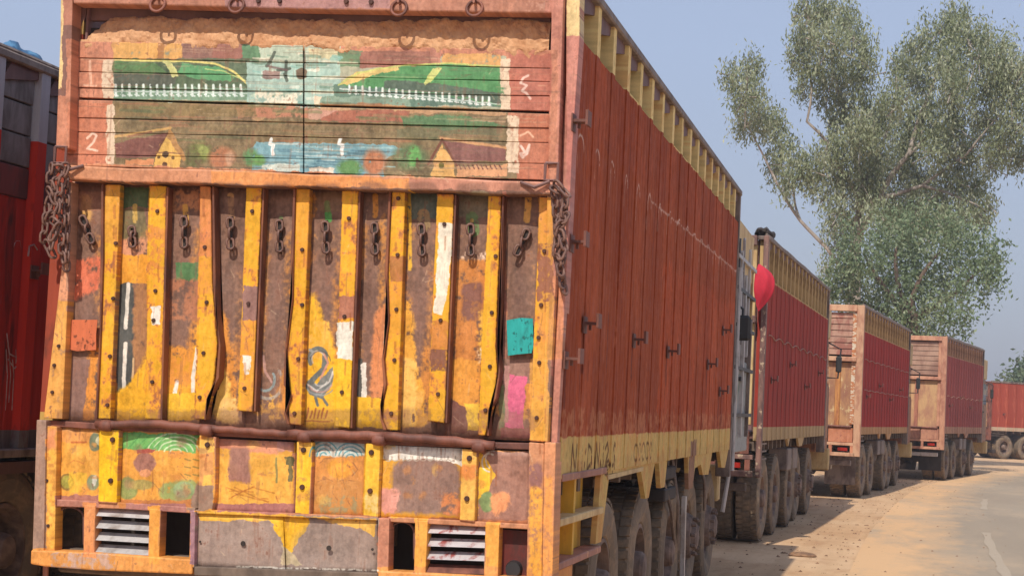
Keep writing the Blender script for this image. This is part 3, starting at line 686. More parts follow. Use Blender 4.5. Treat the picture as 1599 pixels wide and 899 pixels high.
S.c += ((S.nf - .5) * 20 + (S.ns - .5) * 22 + (S.n2 - .5) * 22)[..., None] * np.array([1, .8, .7], np.float32)
M['side'] = canvas_mat('painted_side_sheet', S.image('side_paint'), .84, .2, .18)
side_uv = lambda Y, Z: ((Y - SY0) / (SY1 - SY0), (Z - SZ0) / (SZ1 - SZ0))
del S, GY, GZ
# ------------------------------------------------------------------ ground and road
def struct(o): o['kind'] = 'structure'; return o
def ground():
    xs = sorted(set([-700, -300, -150, -80, -40, -20] + [round(-12 + .25 * i, 3) for i in range(73)] + [10, 16, 25, 40, 80, 150, 300, 700]))
    ys = sorted(set([-700, -300, -100, -30, -10, 0, 4] + [round(6 + .3 * i, 3) for i in range(190)] + [66, 72, 80, 90, 105, 130, 170, 250, 400, 700]))
    r = np.random.default_rng(3); v = []; f = []
    nz = fbm(len(ys), len(xs), 7, 7, 91, 3)
    for j, y in enumerate(ys):
        for i, x in enumerate(xs):
            v.append((x, y, -.006 - .05 * max(0, float(nz[j, i]) - .45)))
    n = len(xs)
    for j in range(len(ys) - 1):
        for i in range(n - 1): f.append((j * n + i, j * n + i + 1, (j + 1) * n + i + 1, (j + 1) * n + i))
    m, t, b = nodes('dry_sandy_soil')
    c = mix(t, ramp(t, noise(t, .35, 5, .6), .35, .65), alb((212, 172, 130)), alb((224, 188, 148)))
    c = mix(t, ramp(t, noise(t, 2.2, 6, .7, (1, .5, 1)), .5, .72), c, alb((196, 152, 112)))
    c = mix(t, .55, c, ramp(t, noise(t, 3.2, 5, .6, (1, .05, 1), dist=.3), .38, .62, (.80, .76, .72, 1), (1.04, 1.04, 1.04, 1)), 'MULTIPLY')
    c = mix(t, .35, c, ramp(t, noise(t, 22, 6, .75), .3, .7, (.6, .56, .5, 1), (1.05, 1.05, 1.05, 1)), 'MULTIPLY')
    t.links.new(c, b.inputs['Base Color']); b.inputs['Roughness'].default_value = .95
    h = N(t, 'ShaderNodeMath', operation='ADD'); t.links.new(noise(t, 6, 5, .65), h.inputs[0]); t.links.new(noise(t, 45, 4, .7), h.inputs[1])
    bump(t, b, h.outputs[0], .5, .03)
    me = bpy.data.meshes.new('ground'); me.from_pydata(v, [], f); me.materials.append(m)
    me.polygons.foreach_set('use_smooth', [True] * len(f))
    struct(link(bpy.data.objects.new('ground', me)))
ground()
EDGE = [(-.75, -60), (-.45, 0), (-.32, 10), (-.26, 18), (-.12, 27), (.45, 39.8), (1.25, 47.5), (2.29, 54.2), (3.57, 60.5), (6.0, 69), (9.5, 79), (15.5, 92), (25, 108), (40, 128), (70, 160), (130, 215), (300, 360)]
def edge_pts(step=.6):
    # Catmull-Rom through the surveyed edge
    out = []
    P = [EDGE[0]] + EDGE + [EDGE[-1]]
    for i in range(1, len(P) - 2):
        p0, p1, p2, p3 = [np.array(P[k], float) for k in (i - 1, i, i + 1, i + 2)]
        n = max(2, int(np.linalg.norm(p2 - p1) / step)) if p1[1] < 130 else 12
        for k in range(n):
            t = k / n
            out.append(.5 * (2 * p1 + (p2 - p0) * t + (2 * p0 - 5 * p1 + 4 * p2 - p3) * t * t + (3 * p1 - p0 - 3 * p2 + p3) * t ** 3))
    out.append(np.array(EDGE[-1], float)); return np.array(out)
EP = edge_pts()
ET = np.gradient(EP, axis=0); ET /= np.linalg.norm(ET, axis=1)[:, None]
EN = np.stack([ET[:, 1], -ET[:, 0]], 1)                # to the right of travel
def road():
    offs = [-.25, 0, .5, 1, 2, 3.5, 5, 7.0, 7.3]
    v = []; f = []; uv = []
    s = np.concatenate([[0], np.cumsum(np.linalg.norm(np.diff(EP, axis=0), axis=1))])
    for i in range(len(EP)):
        for o in offs:
            p = EP[i] + EN[i] * o; v.append((p[0], p[1], 0.0)); uv.append((o, s[i]))
    n = len(offs)
    for i in range(len(EP) - 1):
        for k in range(n - 1): f.append((i * n + k, i * n + k + 1, (i + 1) * n + k + 1, (i + 1) * n + k))
    me = bpy.data.meshes.new('road'); me.from_pydata(v, [], f)
    ul = me.uv_layers.new(name='UVMap')
    for l in me.loops: ul.data[l.index].uv = uv[l.vertex_index]
    m, t, b = nodes('dusty_asphalt')
    c = mix(t, ramp(t, noise(t, .5, 5, .6, (1, .25, 1)), .35, .65), alb((162, 146, 126)), alb((174, 157, 135)))
    c = mix(t, .45, c, ramp(t, noise(t, 90, 3, .8), .35, .7, (.55, .54, .52, 1), (1.1, 1.1, 1.1, 1)), 'MULTIPLY')
    # wind-blown sand, thick at the edge and thinning towards the carriageway
    uvn = N(t, 'ShaderNodeUVMap'); uvn.uv_map = 'UVMap'; sx = N(t, 'ShaderNodeSeparateXYZ'); t.links.new(uvn.outputs[0], sx.inputs[0])
    ms = N(t, 'ShaderNodeMath', operation='MULTIPLY_ADD'); t.links.new(noise(t, 1.6, 6, .7, (1, .35, 1)), ms.inputs[0]); ms.inputs[1].default_value = -2.3; t.links.new(sx.outputs[0], ms.inputs[2])
    sandf = ramp(t, ms.outputs[0], 0, .55, (1, 1, 1, 1), (0, 0, 0, 1))
    add = N(t, 'ShaderNodeMath', operation='ADD'); t.links.new(ms.outputs[0], add.inputs[0]); add.inputs[1].default_value = 1.0
    sandf = ramp(t, add.outputs[0], .05, 1.25, (1, 1, 1, 1), (0, 0, 0, 1))
    c = mix(t, sandf, c, alb((218, 176, 130)))
    f2 = ramp(t, noise(t, .9, 5, .7, (1, .3, 1)), .48, .7)
    c = mix(t, f2, c, alb((180, 158, 132)))
    t.links.new(c, b.inputs['Base Color']); b.inputs['Roughness'].default_value = .88
    bump(t, b, noise(t, 70, 4, .8), .45, .012)
    me.materials.append(m); struct(link(bpy.data.objects.new('road', me)))
    # worn painted dashes of the lane line
    ml, t, b = nodes('worn_road_paint')
    b.inputs['Roughness'].default_value = .8
    c = mix(t, ramp(t, noise(t, 7, 6, .8), .34, .46), alb((190, 174, 151)), alb((176, 159, 137)))
    t.links.new(c, b.inputs['Base Color'])
    for a0, a1 in ((9, 13), (18.2, 26.9), (33, 38)):
        ids = [i for i in range(len(EP)) if a0 <= EP[i][1] <= a1]
        v = []; f = []
        for i in ids:
            wob = .02 * math.sin(i * 1.7) 
            for o in (1.25 + wob, 1.36 - wob * .5):
                p = EP[i] + EN[i] * o; v.append((p[0], p[1], .004))
        for k in range(len(ids) - 1): f.append((2 * k, 2 * k + 1, 2 * k + 3, 2 * k + 2))
        me = bpy.data.meshes.new('road_marking'); me.from_pydata(v, [], f); me.materials.append(ml)
        struct(link(bpy.data.objects.new('road_marking', me)))
road()

# stones and clods on the verge
def clod_mesh(r, seed, mat):
    g = np.random.default_rng(seed); bm = bmesh.new(); bmesh.ops.create_icosphere(bm, subdivisions=2, radius=r)
    for v in bm.verts:
        k = 1 + (g.random() - .5) * .5; v.co = Vector((v.co.x * k * 1.3, v.co.y * k, max(v.co.z * k * .6, -.2 * r)))
    me = bpy.data.meshes.new('stone'); bm.to_mesh(me); bm.free(); me.materials.append(mat); return me
M['clod'] = worn('earth_clod', (170, 130, 96), (130, 98, 74), .4, .6, 20, rough=.95)
def pebbles():
    g = np.random.default_rng(17); v = []; f = []
    base = [(1, 0, 0), (.3, .95, 0), (-.8, .6, 0), (-.8, -.6, 0), (.3, -.95, 0), (.2, .1, .8)]
    fs = [(0, 1, 5), (1, 2, 5), (2, 3, 5), (3, 4, 5), (4, 0, 5)]
    for i in range(2600):
        y = 8 + 55 * g.random() ** 1.3; k = np.searchsorted(EP[:, 1], y)
        o = -.1 - abs(g.normal()) * 1.6 if g.random() < .8 else g.random() * 1.5
        p = EP[min(k, len(EP) - 1)] + EN[min(k, len(EP) - 1)] * o
        r = .006 + .02 * g.random() ** 3; a = g.random() * 6.28; b0 = len(v)
        for q in base:
            v.append((p[0] + r * (q[0] * math.cos(a) - q[1] * math.sin(a)), p[1] + r * (q[0] * math.sin(a) + q[1] * math.cos(a)), -.006 + (r * q[2] if q[2] else 0)))
        f += [tuple(b0 + j for j in q) for q in fs]
    me = bpy.data.meshes.new('gravel'); me.from_pydata(v, [], f); me.materials.append(M['clod'])
    o = link(bpy.data.objects.new('gravel', me)); o['kind'] = 'stuff'; o['label'] = 'loose gravel scattered along the sandy verge'; o['category'] = 'gravel'
pebbles()
X_, Y_ = [float(c) for c in (ray(1250, 866) * (-EYE / ray(1250, 866).z))[:2]]
s_ = link(bpy.data.objects.new('stone', clod_mesh(.09, 5, M['clod']))); s_.location = (X_, Y_, .0); s_.scale = (1.4, 1.2, .7)
s_['label'] = 'dark earth clod lying on the sandy verge beyond the nearest truck'; s_['category'] = 'clod'

# ------------------------------------------------------------------ wheels (shared meshes)
R_ = .515
def tyre_mesh(dual):
    b = MB()
    for x0 in ((0, -.31) if dual else (0,)):
        prof = [(-.06, .27), (-.02, .30), (.0, .36), (.004, .43), (-.012, .478), (-.035, .5), (-.08, .506), (-.2, .506), (-.245, .5), (-.268, .478), (-.284, .43), (-.28, .36), (-.26, .30), (-.22, .27)]
        b.lathe([(a + x0, r) for a, r in prof], 44)
        for k in range(44):                                  # tread blocks
            t0 = 2 * math.pi * k / 44
            for (xa, xb, sh) in ((-.018, -.088, 0), (-.10, -.18, .5), (-.192, -.262, 0)):
                ta = t0 + sh * 2 * math.pi / 44; tb = ta + 2 * math.pi / 44 * .66
                q = []
                for r in (.497, .516):
                    for x, t in ((xa, ta), (xb, ta + .02), (xb, tb + .02), (xa, tb)):
                        q.append((x + x0, r * math.cos(t), r * math.sin(t)))
                b.add(q, [(4, 5, 6, 7), (0, 1, 5, 4), (1, 2, 6, 5), (2, 3, 7, 6), (3, 0, 4, 7)])
    me = b.mesh('tyre', M['tyre']); recalc(me); return me
def rim_mesh(front):
    b = MB()
    if front:
        b.lathe([(-.2, .285), (-.035, .285), (-.03, .26), (-.07, .25), (-.045, .2), (.02, .17), (.03, .12), (.04, .11), (.06, .10), (.07, .07), (.075, 0)], 28)
        rb, xb = .145, .028
    else:
        b.lathe([(-.05, .285), (-.022, .285), (-.02, .262), (-.06, .25), (-.15, .235), (-.19, .2), (-.19, .13), (-.12, .12), (.0, .105), (.02, .09), (.03, 0)], 28)
        rb, xb = .165, -.185
    for k in range(10):
        t = 2 * math.pi * k / 10
        b.lathe([(xb, .016), (xb + .035, .016), (xb + .04, .001)], 6, c=(0, rb * math.cos(t), rb * math.sin(t)))
    me = b.mesh('wheel', M['hub']); recalc(me); return me
TY = {True: tyre_mesh(True), False: tyre_mesh(False)}; RM = {True: rim_mesh(True), False: rim_mesh(False)}

def link_mesh(ln=.052, wd=.034, r=.0065, mat='chain'):
    b = MB(); n = 12; m = 5; b0 = 0
    for k in range(n):
        t = 2 * math.pi * k / n
        cx = math.cos(t) * wd / 2; cz = math.sin(t) * wd / 2 + (ln - wd) / 2 * (1 if math.sin(t) > 0 else -1)
        for j in range(m):
            a = 2 * math.pi * j / m
            b.v.append((cx + math.cos(t) * r * math.cos(a), r * math.sin(a), cz + math.sin(t) * r * math.cos(a)))
    for k in range(n):
        for j in range(m):
            k2 = (k + 1) % n; j2 = (j + 1) % m
            b.f.append((k * m + j, k2 * m + j, k2 * m + j2, k * m + j2)); b.m.append(0)
    return b.mesh('chain_link', M[mat], smooth=True)
LINK = link_mesh()

# ------------------------------------------------------------------ trucks
SKIRT = [(0.1, 1.385), (8.36, 1.385), (8.36, 1.2), (8.1, 1.04), (7.78, 1.05), (7.5, 1.22), (7.0, 1.24), (6.72, 1.02), (6.3, 1.03), (6.12, 1.12), (5.72, 1.1), (5.6, .95), (5.36, .95), (5.2, 1.24), (5.12, 1.36), (4.62, 1.355), (4.5, 1.24), (4.05, 1.2), (3.95, 1.02), (3.75, 1.02), (3.62, 1.19), (3.42, 1.19), (3.2, .98), (3.05, .98), (2.8, 1.17), (1.6, 1.18), (1.42, .82), (1.24, .82), (1.32, 1.2), (.1, 1.2)]

SKIRT2 = [(.1, 1.385), (8.36, 1.385), (8.36, 1.24), (5.2, 1.22), (4.9, 1.1), (4.5, 1.1), (4.3, 1.22), (3.3, 1.24), (3.1, 1.12), (2.9, 1.24), (.1, 1.22)]
def side_wall(root, L, sgn, mrib, mrec, mrail, top=3.55, pitch=.5, rw=.10, zlo=1.2, canvas=False, zt=3.3, rail_m=None, flush=.006):
    """one long side: upright channel posts, folded sheets between them, an open slatted band under the rail"""
    n = int(round((L - .1) / pitch)); st = (L - .1) / n
    xi, xo = 1.225 * sgn, 1.33 * sgn; xp = (1.33 - flush) * sgn
    def sheet_prof(y0):
        a = y0 + rw; w_ = st - rw; q = [(xp - .005 * sgn, a), (xp, a + .006)]
        for k in range(1, 4): q += [(xp, a + w_ * k / 4 - .008), (xp - .003 * sgn, a + w_ * k / 4), (xp, a + w_ * k / 4 + .008)]
        q += [(xp, a + w_ - .006), (xp - .005 * sgn, a + w_)]
        return q + [(xp - .02 * sgn, a + w_), (xp - .02 * sgn, a)]
    me = None
    for i in range(n):
        y = .06 + i * st; j = float(rng.random() - .5); y0 = y if canvas else 0
        if canvas or me is None:
            me = MB().prism([(xi, y0), (xo + j * .006 * canvas, y0 + .004), (xo + j * .006 * canvas, y0 + rw - .004), (xi, y0 + rw)], zlo, top, 'z').mesh('side_post', mrib); recalc(me)
            mr = MB().prism(sheet_prof(y0), zlo, zt + j * .03 * canvas, 'z').mesh('side_sheet', mrec); recalc(mr)
            mg = MB().prism([(y0 + rw, top - .12), (y0 + rw + .1, top), (y0 + st, top), (y0 + st, top - .05)], xi, 1.31 * sgn, 'x').mesh('gap_shade_plate', M['purple']); recalc(mg)  # dark plates added in the gaps to give the shade under the rail
        o = child('side_post', me, root, (0, 0 if canvas else y, 0)); o2 = child('side_sheet', mr, root, (0, 0 if canvas else y, 0)); child('gap_shade_plate', mg, root, (0, 0 if canvas else y, 0))
        if canvas: uv_side(o); uv_side(o2)
    MB().box(*sorted((1.2 * sgn, 1.212 * sgn)), .06, L - .04, zt - .1, top).build('slat_board', M['purple'], root)
    # corner strip at the front end
    MB().box(*sorted((1.2 * sgn, 1.335 * sgn)), L - .04, L + .03, .95, top + .03).build('front_corner_post', M['rail'], root, bevel=.006)
    rl = MB()
    rl.box(*sorted((1.2 * sgn, 1.345 * sgn)), 0, L + .03, top, top + .05)
    rl.build('top_rail', rail_m or M['rail'], root, bevel=.008)
    rp = MB(); pts = [(1.30 * sgn, y_, top + .065 + .006 * math.sin(y_ * 3)) for y_ in np.linspace(.02, L, 16)]
    rp.tube(pts, .016, 6); rp.build('rail_pipe', rail_m or M['rail'], root)

def uv_side(o):
    me = o.data; ul = me.uv_layers.new(name='UVMap')
    for l in me.loops:
        c = me.vertices[l.vertex_index].co
        ul.data[l.index].uv = side_uv(c.y + o.location.y + RY, c.z)

def skirt(root, L, sgn, mat, canvas=False, prof=SKIRT):
    k = L / 8.4
    b = MB(); b.prism([(y * k, z) for y, z in prof], 1.285 * sgn, 1.315 * sgn, 'x'); o = b.build('side_skirt', mat, root)
    if canvas: uv_side(o)

def hooks(root, pts, sgn=1, mat='rust'):
    """small rope cleats: a plate, a neck and a cross head"""
    b = MB()
    b.box(*sorted((0, .06 * sgn)), -.035, .035, -.006, .006); b.box(*sorted((.02 * sgn, .03 * sgn)), -.01, .01, -.03, -.006)
    b.box(*sorted((.056 * sgn, .066 * sgn)), -.045, .045, -.02, .045); b.box(*sorted((0, .006 * sgn)), -.045, .045, -.045, .03)
    me = b.mesh('rope_cleat', M[mat]); recalc(me)
    for y, z in pts: child('rope_cleat', me, root, (1.33 * sgn, y, z), (0, 0, 0), (1.2, 1.1, 1.1))

def running_gear(root, L, axles, fronts=2):
    b = MB()
    for s in (-1, 1): b.box(*sorted((.40 * s, .48 * s)), .3, L + 1.9, .82, 1.1)
    for y in np.arange(.5, L + 1.5, 1.1): b.box(-.4, .4, y, y + .08, .86, 1.02)
    b.build('chassis_frame', M['chassis'], root)
    cb = MB()
    for y in np.arange(.15, L, .45): cb.box(-1.24, 1.24, y, y + .07, 1.1, 1.24)
    cb.build('cross_bearer', M['chassis'], root)
    for i, y in enumerate(axles):
        front = i >= len(axles) - fronts
        ax = MB(); ax.tube([(-1.0, y, R_), (1.0, y, R_)], .06, 10); ax.lathe([(-.2, .05), (-.12, .17), (.12, .17), (.2, .05)], 14, c=(0, y, R_))
        ax.build('axle', M['chassis'], root)
        sp = MB()
        for s in (-1, 1):
            for q in range(4): sp.prism([(y - .55 + q * .06, .70 + .03 * q - .0), (y, .60 + .03 * q), (y + .55 - q * .06, .70 + .03 * q), (y + .55 - q * .06, .722 + .03 * q), (y, .622 + .03 * q), (y - .55 + q * .06, .722 + .03 * q)], s * .5 - .04, s * .5 + .04, 'x')
        sp.build('leaf_spring', M['dark'], root)
        for s in (-1, 1):
            xo = 1.26 if not front else 1.2
            w_ = child('wheel', RM[front], root, (xo * s, y, R_), (float(rng.random() * 6), 0, 0) if s > 0 else (0, 0, math.pi))
            child('tyre', TY[not front], w_, (0, 0, 0))
    # tanks and boxes between the wheel groups
    gaps = [(a, b_) for a, b_ in zip(axles, axles[1:]) if b_ - a > 1.55]
    for a, b_ in gaps[:1]:
        t = MB(); t.lathe([(a + .6, 0), (a + .6, .2), (b_ - .62, .2), (b_ - .62, 0)], 18, axis='y', c=(.95, 0, .72)); t.build('air_tank', M['chassis'], root, smooth=False)
        t = MB(); t.box(-1.2, -.6, a + .6, b_ - .62, .5, 1.0); t.build('fuel_tank', M['chassis'], root, bevel=.03)

def cab(root, L, mbody, crown, door_m=None, z_top=3.38, y0=None, y1=None, hw=1.2, low=.95, bump=1.24, mirrors=True):
    y0 = y0 or L + .12; y1 = y1 or y0 + 2.0
    b = MB(); b.prism([(y0, low), (y1 - .05, low), (y1, low + .1), (y1 - .05, 2.0), (y1 - .28, 2.85), (y0, 2.9)], -hw, hw, 'x'); c = b.build('cab', mbody, root, bevel=.03)
    b = MB(); b.prism([(y0, 2.9), (y1 - .3, 2.86), (y1 - .2, z_top), (y0 + .1, z_top + .02)], -hw - .02, hw + .02, 'x'); b.build('crown_board', crown, root, bevel=.02)
    for s in (-1, 1):
        d = MB().box(*sorted((hw * s, (hw + .02) * s)), y0 + .75, y1 - .2, 1.15, 2.05).build('door', door_m or mbody, root, bevel=.01)
        MB().box(*sorted(((hw + .02) * s, (hw + .045) * s)), y0 + .82, y0 + .98, 1.85, 1.89).build('handle', M['black'], d)
        MB().prism([(y0 + .78, 2.1), (y1 - .26, 2.1), (y1 - .42, 2.72), (y0 + .78, 2.72)], hw * s, (hw + .012) * s, 'x').build('side_window', M['glass'], root)
        if mirrors: arm = MB().tube([(hw * s, y1 - .3, 2.2), ((hw + .16) * s, y1 - .2, 2.2), ((hw + .2) * s, y1 - .2, 2.7), (hw * s, y1 - .4, 2.8)], .014, 6).build('mirror_arm', M['black'], root)
        if mirrors: MB().box(*sorted(((hw + .12) * s, (hw + .22) * s)), y1 - .24, y1 - .2, 2.3, 2.58).build('mirror', M['black'], arm, bevel=.02)
        MB().lathe([(y1, .1), (y1 + .03, .09), (y1 + .035, 0)], 16, axis='y', c=(.9 * s, 0, 1.2)).build('headlight', M['silver'], root)
        MB().tube([((hw + .06) * s, y0 + .1, 1.0), ((hw + .06) * s, y0 + .1, 2.9)], .02, 8).build('grab_pipe', M['silver'], root)
    MB().prism([(y1 - .05, 2.0), (y1 + .0, 2.0), (y1 - .23, 2.75), (y1 - .27, 2.75)], -1.08, 1.08, 'x').build('windscreen', M['glass'], root)
    MB().box(-bump, bump, y1 - .02, y1 + .14, .6, .98).build('front_bumper', M['cream'], root, bevel=.02)
    g = MB()
    for k in range(5): g.box(-.7, .7, y1, y1 + .03, 1.12 + k * .12, 1.17 + k * .12)
    g.build('grille', M['black'], root)
    return c

def box_body(root, L, top=3.5, load=None):
    b = MB()
    b.box(-1.26, 1.26, .12, L, 1.24, 1.32); b.box(-1.245, -1.2, .1, L, 1.32, top - .25); b.box(1.2, 1.245, .1, L, 1.32, top - .25); b.box(-1.2, 1.2, L - .06, L, 1.32, top + .05)
    b.build('cargo_body', M['purple'], root)

def load_heap(name, label, root_loc, rz, L, ztop, mat, amp=.12, group=None):
    nx, ny = 26, 70; v = []; f = []
    hz = fbm(ny, nx, 9, 7, abs(hash(label)) % 997 if False else len(label) * 13, 4)
    for j in range(ny):
        for i in range(nx):
            x = -1.19 + 2.38 * i / (nx - 1); y = .16 + (L - .25) * j / (ny - 1)
            v.append((x, y, ztop - .12 + amp * 1.6 * float(hz[j, i])))
    for j in range(ny - 1):
        for i in range(nx - 1): f.append((j * nx + i, j * nx + i + 1, (j + 1) * nx + i + 1, (j + 1) * nx + i))
    me = bpy.data.meshes.new(name); me.from_pydata(v, [], f); me.materials.append(mat)
    o = link(bpy.data.objects.new(name, me)); o.location = root_loc; o.rotation_euler = (0, 0, rz); o['label'] = label; o['category'] = 'load'
    return o
M['flange'] = worn('rusted_flange_edge', (160, 96, 60), (112, 66, 52), .42, .6, 7)
M['sand'] = worn('loose_tan_sand', (230, 180, 136), (208, 154, 112), .4, .6, 9, rough=.95, stretch=(1, 1, 1))

# ---- the nearest truck --------------------------------------------------
T1 = thing('cargo_truck', 'nearest truck, yellow ribbed tail board under planks painted with huts and a lake', 'truck', (CX, RY, 0), 0, 'cargo trucks parked in line along the road')
def V(x, y, yl):
    X, Z = on_y(x, y, RY + yl); return (X - CX, yl, Z)
def uvpx(x, y):
    X, Z = on_y(x, y, RY); return rear_uv(X, Z)
def rpanel(name, px, yf, yb, parent=None, bevel=.004, mat=None, label=None):
    n = len(px)
    v = [V(x, y, yf) for x, y in px]
    v += [(a[0], yb, a[2]) for a in v[:n]]
    f = [tuple(range(n)), tuple(range(n, 2 * n))[::-1]] + [(i, n + i, n + (i + 1) % n, (i + 1) % n) for i in range(n)]
    me = bpy.data.meshes.new(name); me.from_pydata(v, [], f); me.materials.append(mat or M['rear'])
    ul = me.uv_layers.new(name='UVMap'); U = [uvpx(x, y) for x, y in px]
    for l in me.loops: ul.data[l.index].uv = U[l.vertex_index % n]
    recalc(me)
    o = link(bpy.data.objects.new(name, me), parent or T1)
    if bevel: b = o.modifiers.new('bevel', 'BEVEL'); b.width = bevel; b.segments = 2; b.limit_method = 'ANGLE'; b.angle_limit = .7
    if label: o['label'] = label
    return o
def rsheet(name, q, yl, parent=None, dent=.012, nx=9, ny=16, seed=0, thick=.004, wave=0):
    """a dented sheet over the quad q (tl, tr, br, bl in surveyed points)"""
    v = []; U = []; f = []
    nz = fbm(ny + 1, nx + 1, 5, 4, 300 + seed, 2)
    for j in range(ny + 1):
        for i in range(nx + 1):
            s, t = i / nx, j / ny
            x = (q[0][0] * (1 - s) + q[1][0] * s) * (1 - t) + (q[3][0] * (1 - s) + q[2][0] * s) * t
            y = (q[0][1] * (1 - s) + q[1][1] * s) * (1 - t) + (q[3][1] * (1 - s) + q[2][1] * s) * t
            d = (float(nz[j, i]) - .5) * 2 * dent - wave * math.sin(math.pi * s)
            a = V(x, y, yl); v.append((a[0], yl + d, a[2])); U.append(uvpx(x, y))
    for j in range(ny):
        for i in range(nx): f.append((j * (nx + 1) + i, (j + 1) * (nx + 1) + i, (j + 1) * (nx + 1) + i + 1, j * (nx + 1) + i + 1))
    me = bpy.data.meshes.new(name); me.from_pydata(v, [], f); me.materials.append(M['rear'])
    ul = me.uv_layers.new(name='UVMap')
    for l in me.loops: ul.data[l.index].uv = U[l.vertex_index]
    me.polygons.foreach_set('use_smooth', [True] * len(f))
    o = link(bpy.data.objects.new(name, me), parent or T1)
    s_ = o.modifiers.new('thickness', 'SOLIDIFY'); s_.thickness = thick; s_.offset = -1
    return o

# frame of the upper part
rpanel('corner_post', [(95, -42), (116, -42), (113, 6), (108, 232), (87, 232), (94, 60)], -.04, .10)
rpanel('corner_post', [(858, -38), (881, -38), (872, 240), (868, 440), (855, 690), (847, 688), (852, 430), (855, 262), (861, 30)], -.05, .10)
rpanel('corner_post', [(884, -44), (906, -44), (905, 60), (893, 240), (884, 440), (870, 690), (858, 690), (872, 440), (884, 210), (884, 150)], .0, .12)
rpanel('lower_corner_post', [(882, 150), (889, 152), (875, 440), (862, 690), (855, 690), (868, 440)], .035, .11)
rpanel('top_beam', [(112, -40), (862, -28), (862, 21), (640, 18), (480, 15), (300, 10), (133, 6), (114, 6)], -.05, .06, bevel=.008)
rpanel('inner_top_beam', [(133, -10), (860, 0), (860, 46), (600, 42), (133, 32)], .09, .13, mat=M['purple'])  # recessed beam, its dark purple also carrying the shade under the top beam
rpanel('inner_angle_post', [(118, 0), (134, 0), (134, 26), (116, 70)], .06, .085, mat=M['purple'])
for i, (a, b_) in enumerate((((350, -22), (352, 12)), ((610, -10), (610, 16)))): pass
# rings on the top beam
def ring(cx, cy, r_px=13):
    c = V(cx, cy, -.062); r = r_px * RY / FPX
    b = MB(); pts = [(c[0] + r * math.cos(t), c[1] + .01 * math.sin(t), c[2] + r * math.sin(t)) for t in np.linspace(0, 2 * math.pi, 25)]
    b.tube(pts, .0075, 7, caps=False)
    o = b.build('lashing_ring', M['rust'], T1, smooth=True)
    MB().tube([(c[0] - .0, -.045, c[2] + r + .012), (c[0], -.085, c[2] + r + .006), (c[0], -.085, c[2] + r - .012), (c[0], -.045, c[2] + r - .016)], .006, 6).build('ring_eye', M['pink'], o)
for cx in (246, 369): ring(cx, 7 + (cx - 246) * .012)
for cx in (623, 741): ring(cx, 13 + (cx - 623) * .004)
bl = MB()
for x, y in ((404, 2), (437, 2), (541, 3), (580, 4)):
    a = V(x, y, -.05); bl.lathe([(-.064, 0), (-.064, .011), (-.05, .013)], 8, axis='y', c=(a[0], 0, a[2]))
# planks, each in two lengths
seams = [(64, 78), (90, 107), (112, 128), (137, 150), (154, 176), (184, 200), (206, 223), (241, 256), (259, 282)]
for i in range(8):
    (la, ra), (lb, rb) = seams[i], seams[i + 1]
    for (xa, xb) in ((104, 473), (475, 868)):
        def yy_(l, r, x): return l + (r - l) * (x - 108) / 757
        g_ = .45 if i != 4 else 1.6
        gb = .45 if i != 3 else 1.8
        jx = float(rng.random() - .5) * .008
        n = 6; tp = [(xa + (xb - xa) * k / n, yy_(la, ra, xa + (xb - xa) * k / n) + g_ + float(rng.random() - .5) * 1.1) for k in range(n + 1)]
        bt = [(xa + (xb - xa) * k / n, yy_(lb, rb, xa + (xb - xa) * k / n) - gb + float(rng.random() - .5) * 1.1) for k in range(n + 1)][::-1]
        rpanel('plank', tp + bt, .045 + jx, .085 + jx, bevel=.003)
MB().box(-1.22, 1.22, .095, .105, 2.5, 3.34).build('plank_backing', M['dark'], T1)
# upright straps on the painted part
# middle beam
mt = [(100, 257)] + [(108 + 95 * k, 258 + 3.15 * k + (1.6 if k % 3 == 1 else -.8)) for k in range(1, 8)] + [(869, 284)]
mb_ = [(870, 304)] + [(108 + 95 * k, 281 + 3.0 * k + (1.5 if k % 2 else -1)) for k in range(7, 0, -1)] + [(98, 279)]
rpanel('middle_beam', mt + mb_, -.075, .04, bevel=.009)
# sheets of the drop board
tops = [112, 176, 247, 321, 396, 473, 547, 622, 695, 772, 850]
bots = [96, 163, 239, 312, 383, 461, 534, 612, 681, 757, 838]
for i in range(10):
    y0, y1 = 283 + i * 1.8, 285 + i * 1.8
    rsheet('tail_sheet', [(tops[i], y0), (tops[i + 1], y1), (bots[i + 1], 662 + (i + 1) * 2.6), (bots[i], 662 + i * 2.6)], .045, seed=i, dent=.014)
rib_o = {}
for k_, p in RIBS.items(): rib_o[k_] = rpanel('tail_rib', p, -.012, .04, bevel=.006)
# flanges torn and bent along one edge of every second rib
for ed in ([(161, 286), (161, 400), (157, 520), (151, 654)], [(331, 291), (332, 440), (336, 490), (341, 540), (337, 590), (322, 622), (318, 655)], [(461, 294), (458, 400), (457, 465), (448, 540), (447, 600), (455, 618), (446, 645), (452, 662)],
           [(610, 299), (605, 430), (607, 500), (599, 560), (603, 600), (595, 632), (597, 655), (603, 671)], [(784, 306), (779, 450), (775, 540), (778, 580), (770, 622), (762, 640), (760, 680)]):
    lf = ed[1][0] < 220 or 440 < ed[1][0] < 640
    w2 = [3.2 + 1.6 * math.sin(q * 2.1) for q in range(len(ed))]
    rpanel('torn_flange', ed + [(x - w_ if lf else x + w_, y) for (x, y), w_ in zip(ed, w2)][::-1], -.03, .04, bevel=.003, mat=M['flange'])
for x0, x1, ya, yb in ((260, 250, 292, 655), (410, 396, 294, 642), (560, 547, 299, 668), (710, 695, 304, 660)):  # thin brown strips standing in for the shadow line beside the flat ribs
    rpanel('rib_shade_strip', [(x0, ya), (x0 + 3, ya), (x1 + 3, yb), (x1, yb)], -.02, .04, bevel=.002, mat=M['flange'])
rpanel('lower_corner_post', CORNER, -.03, .06)
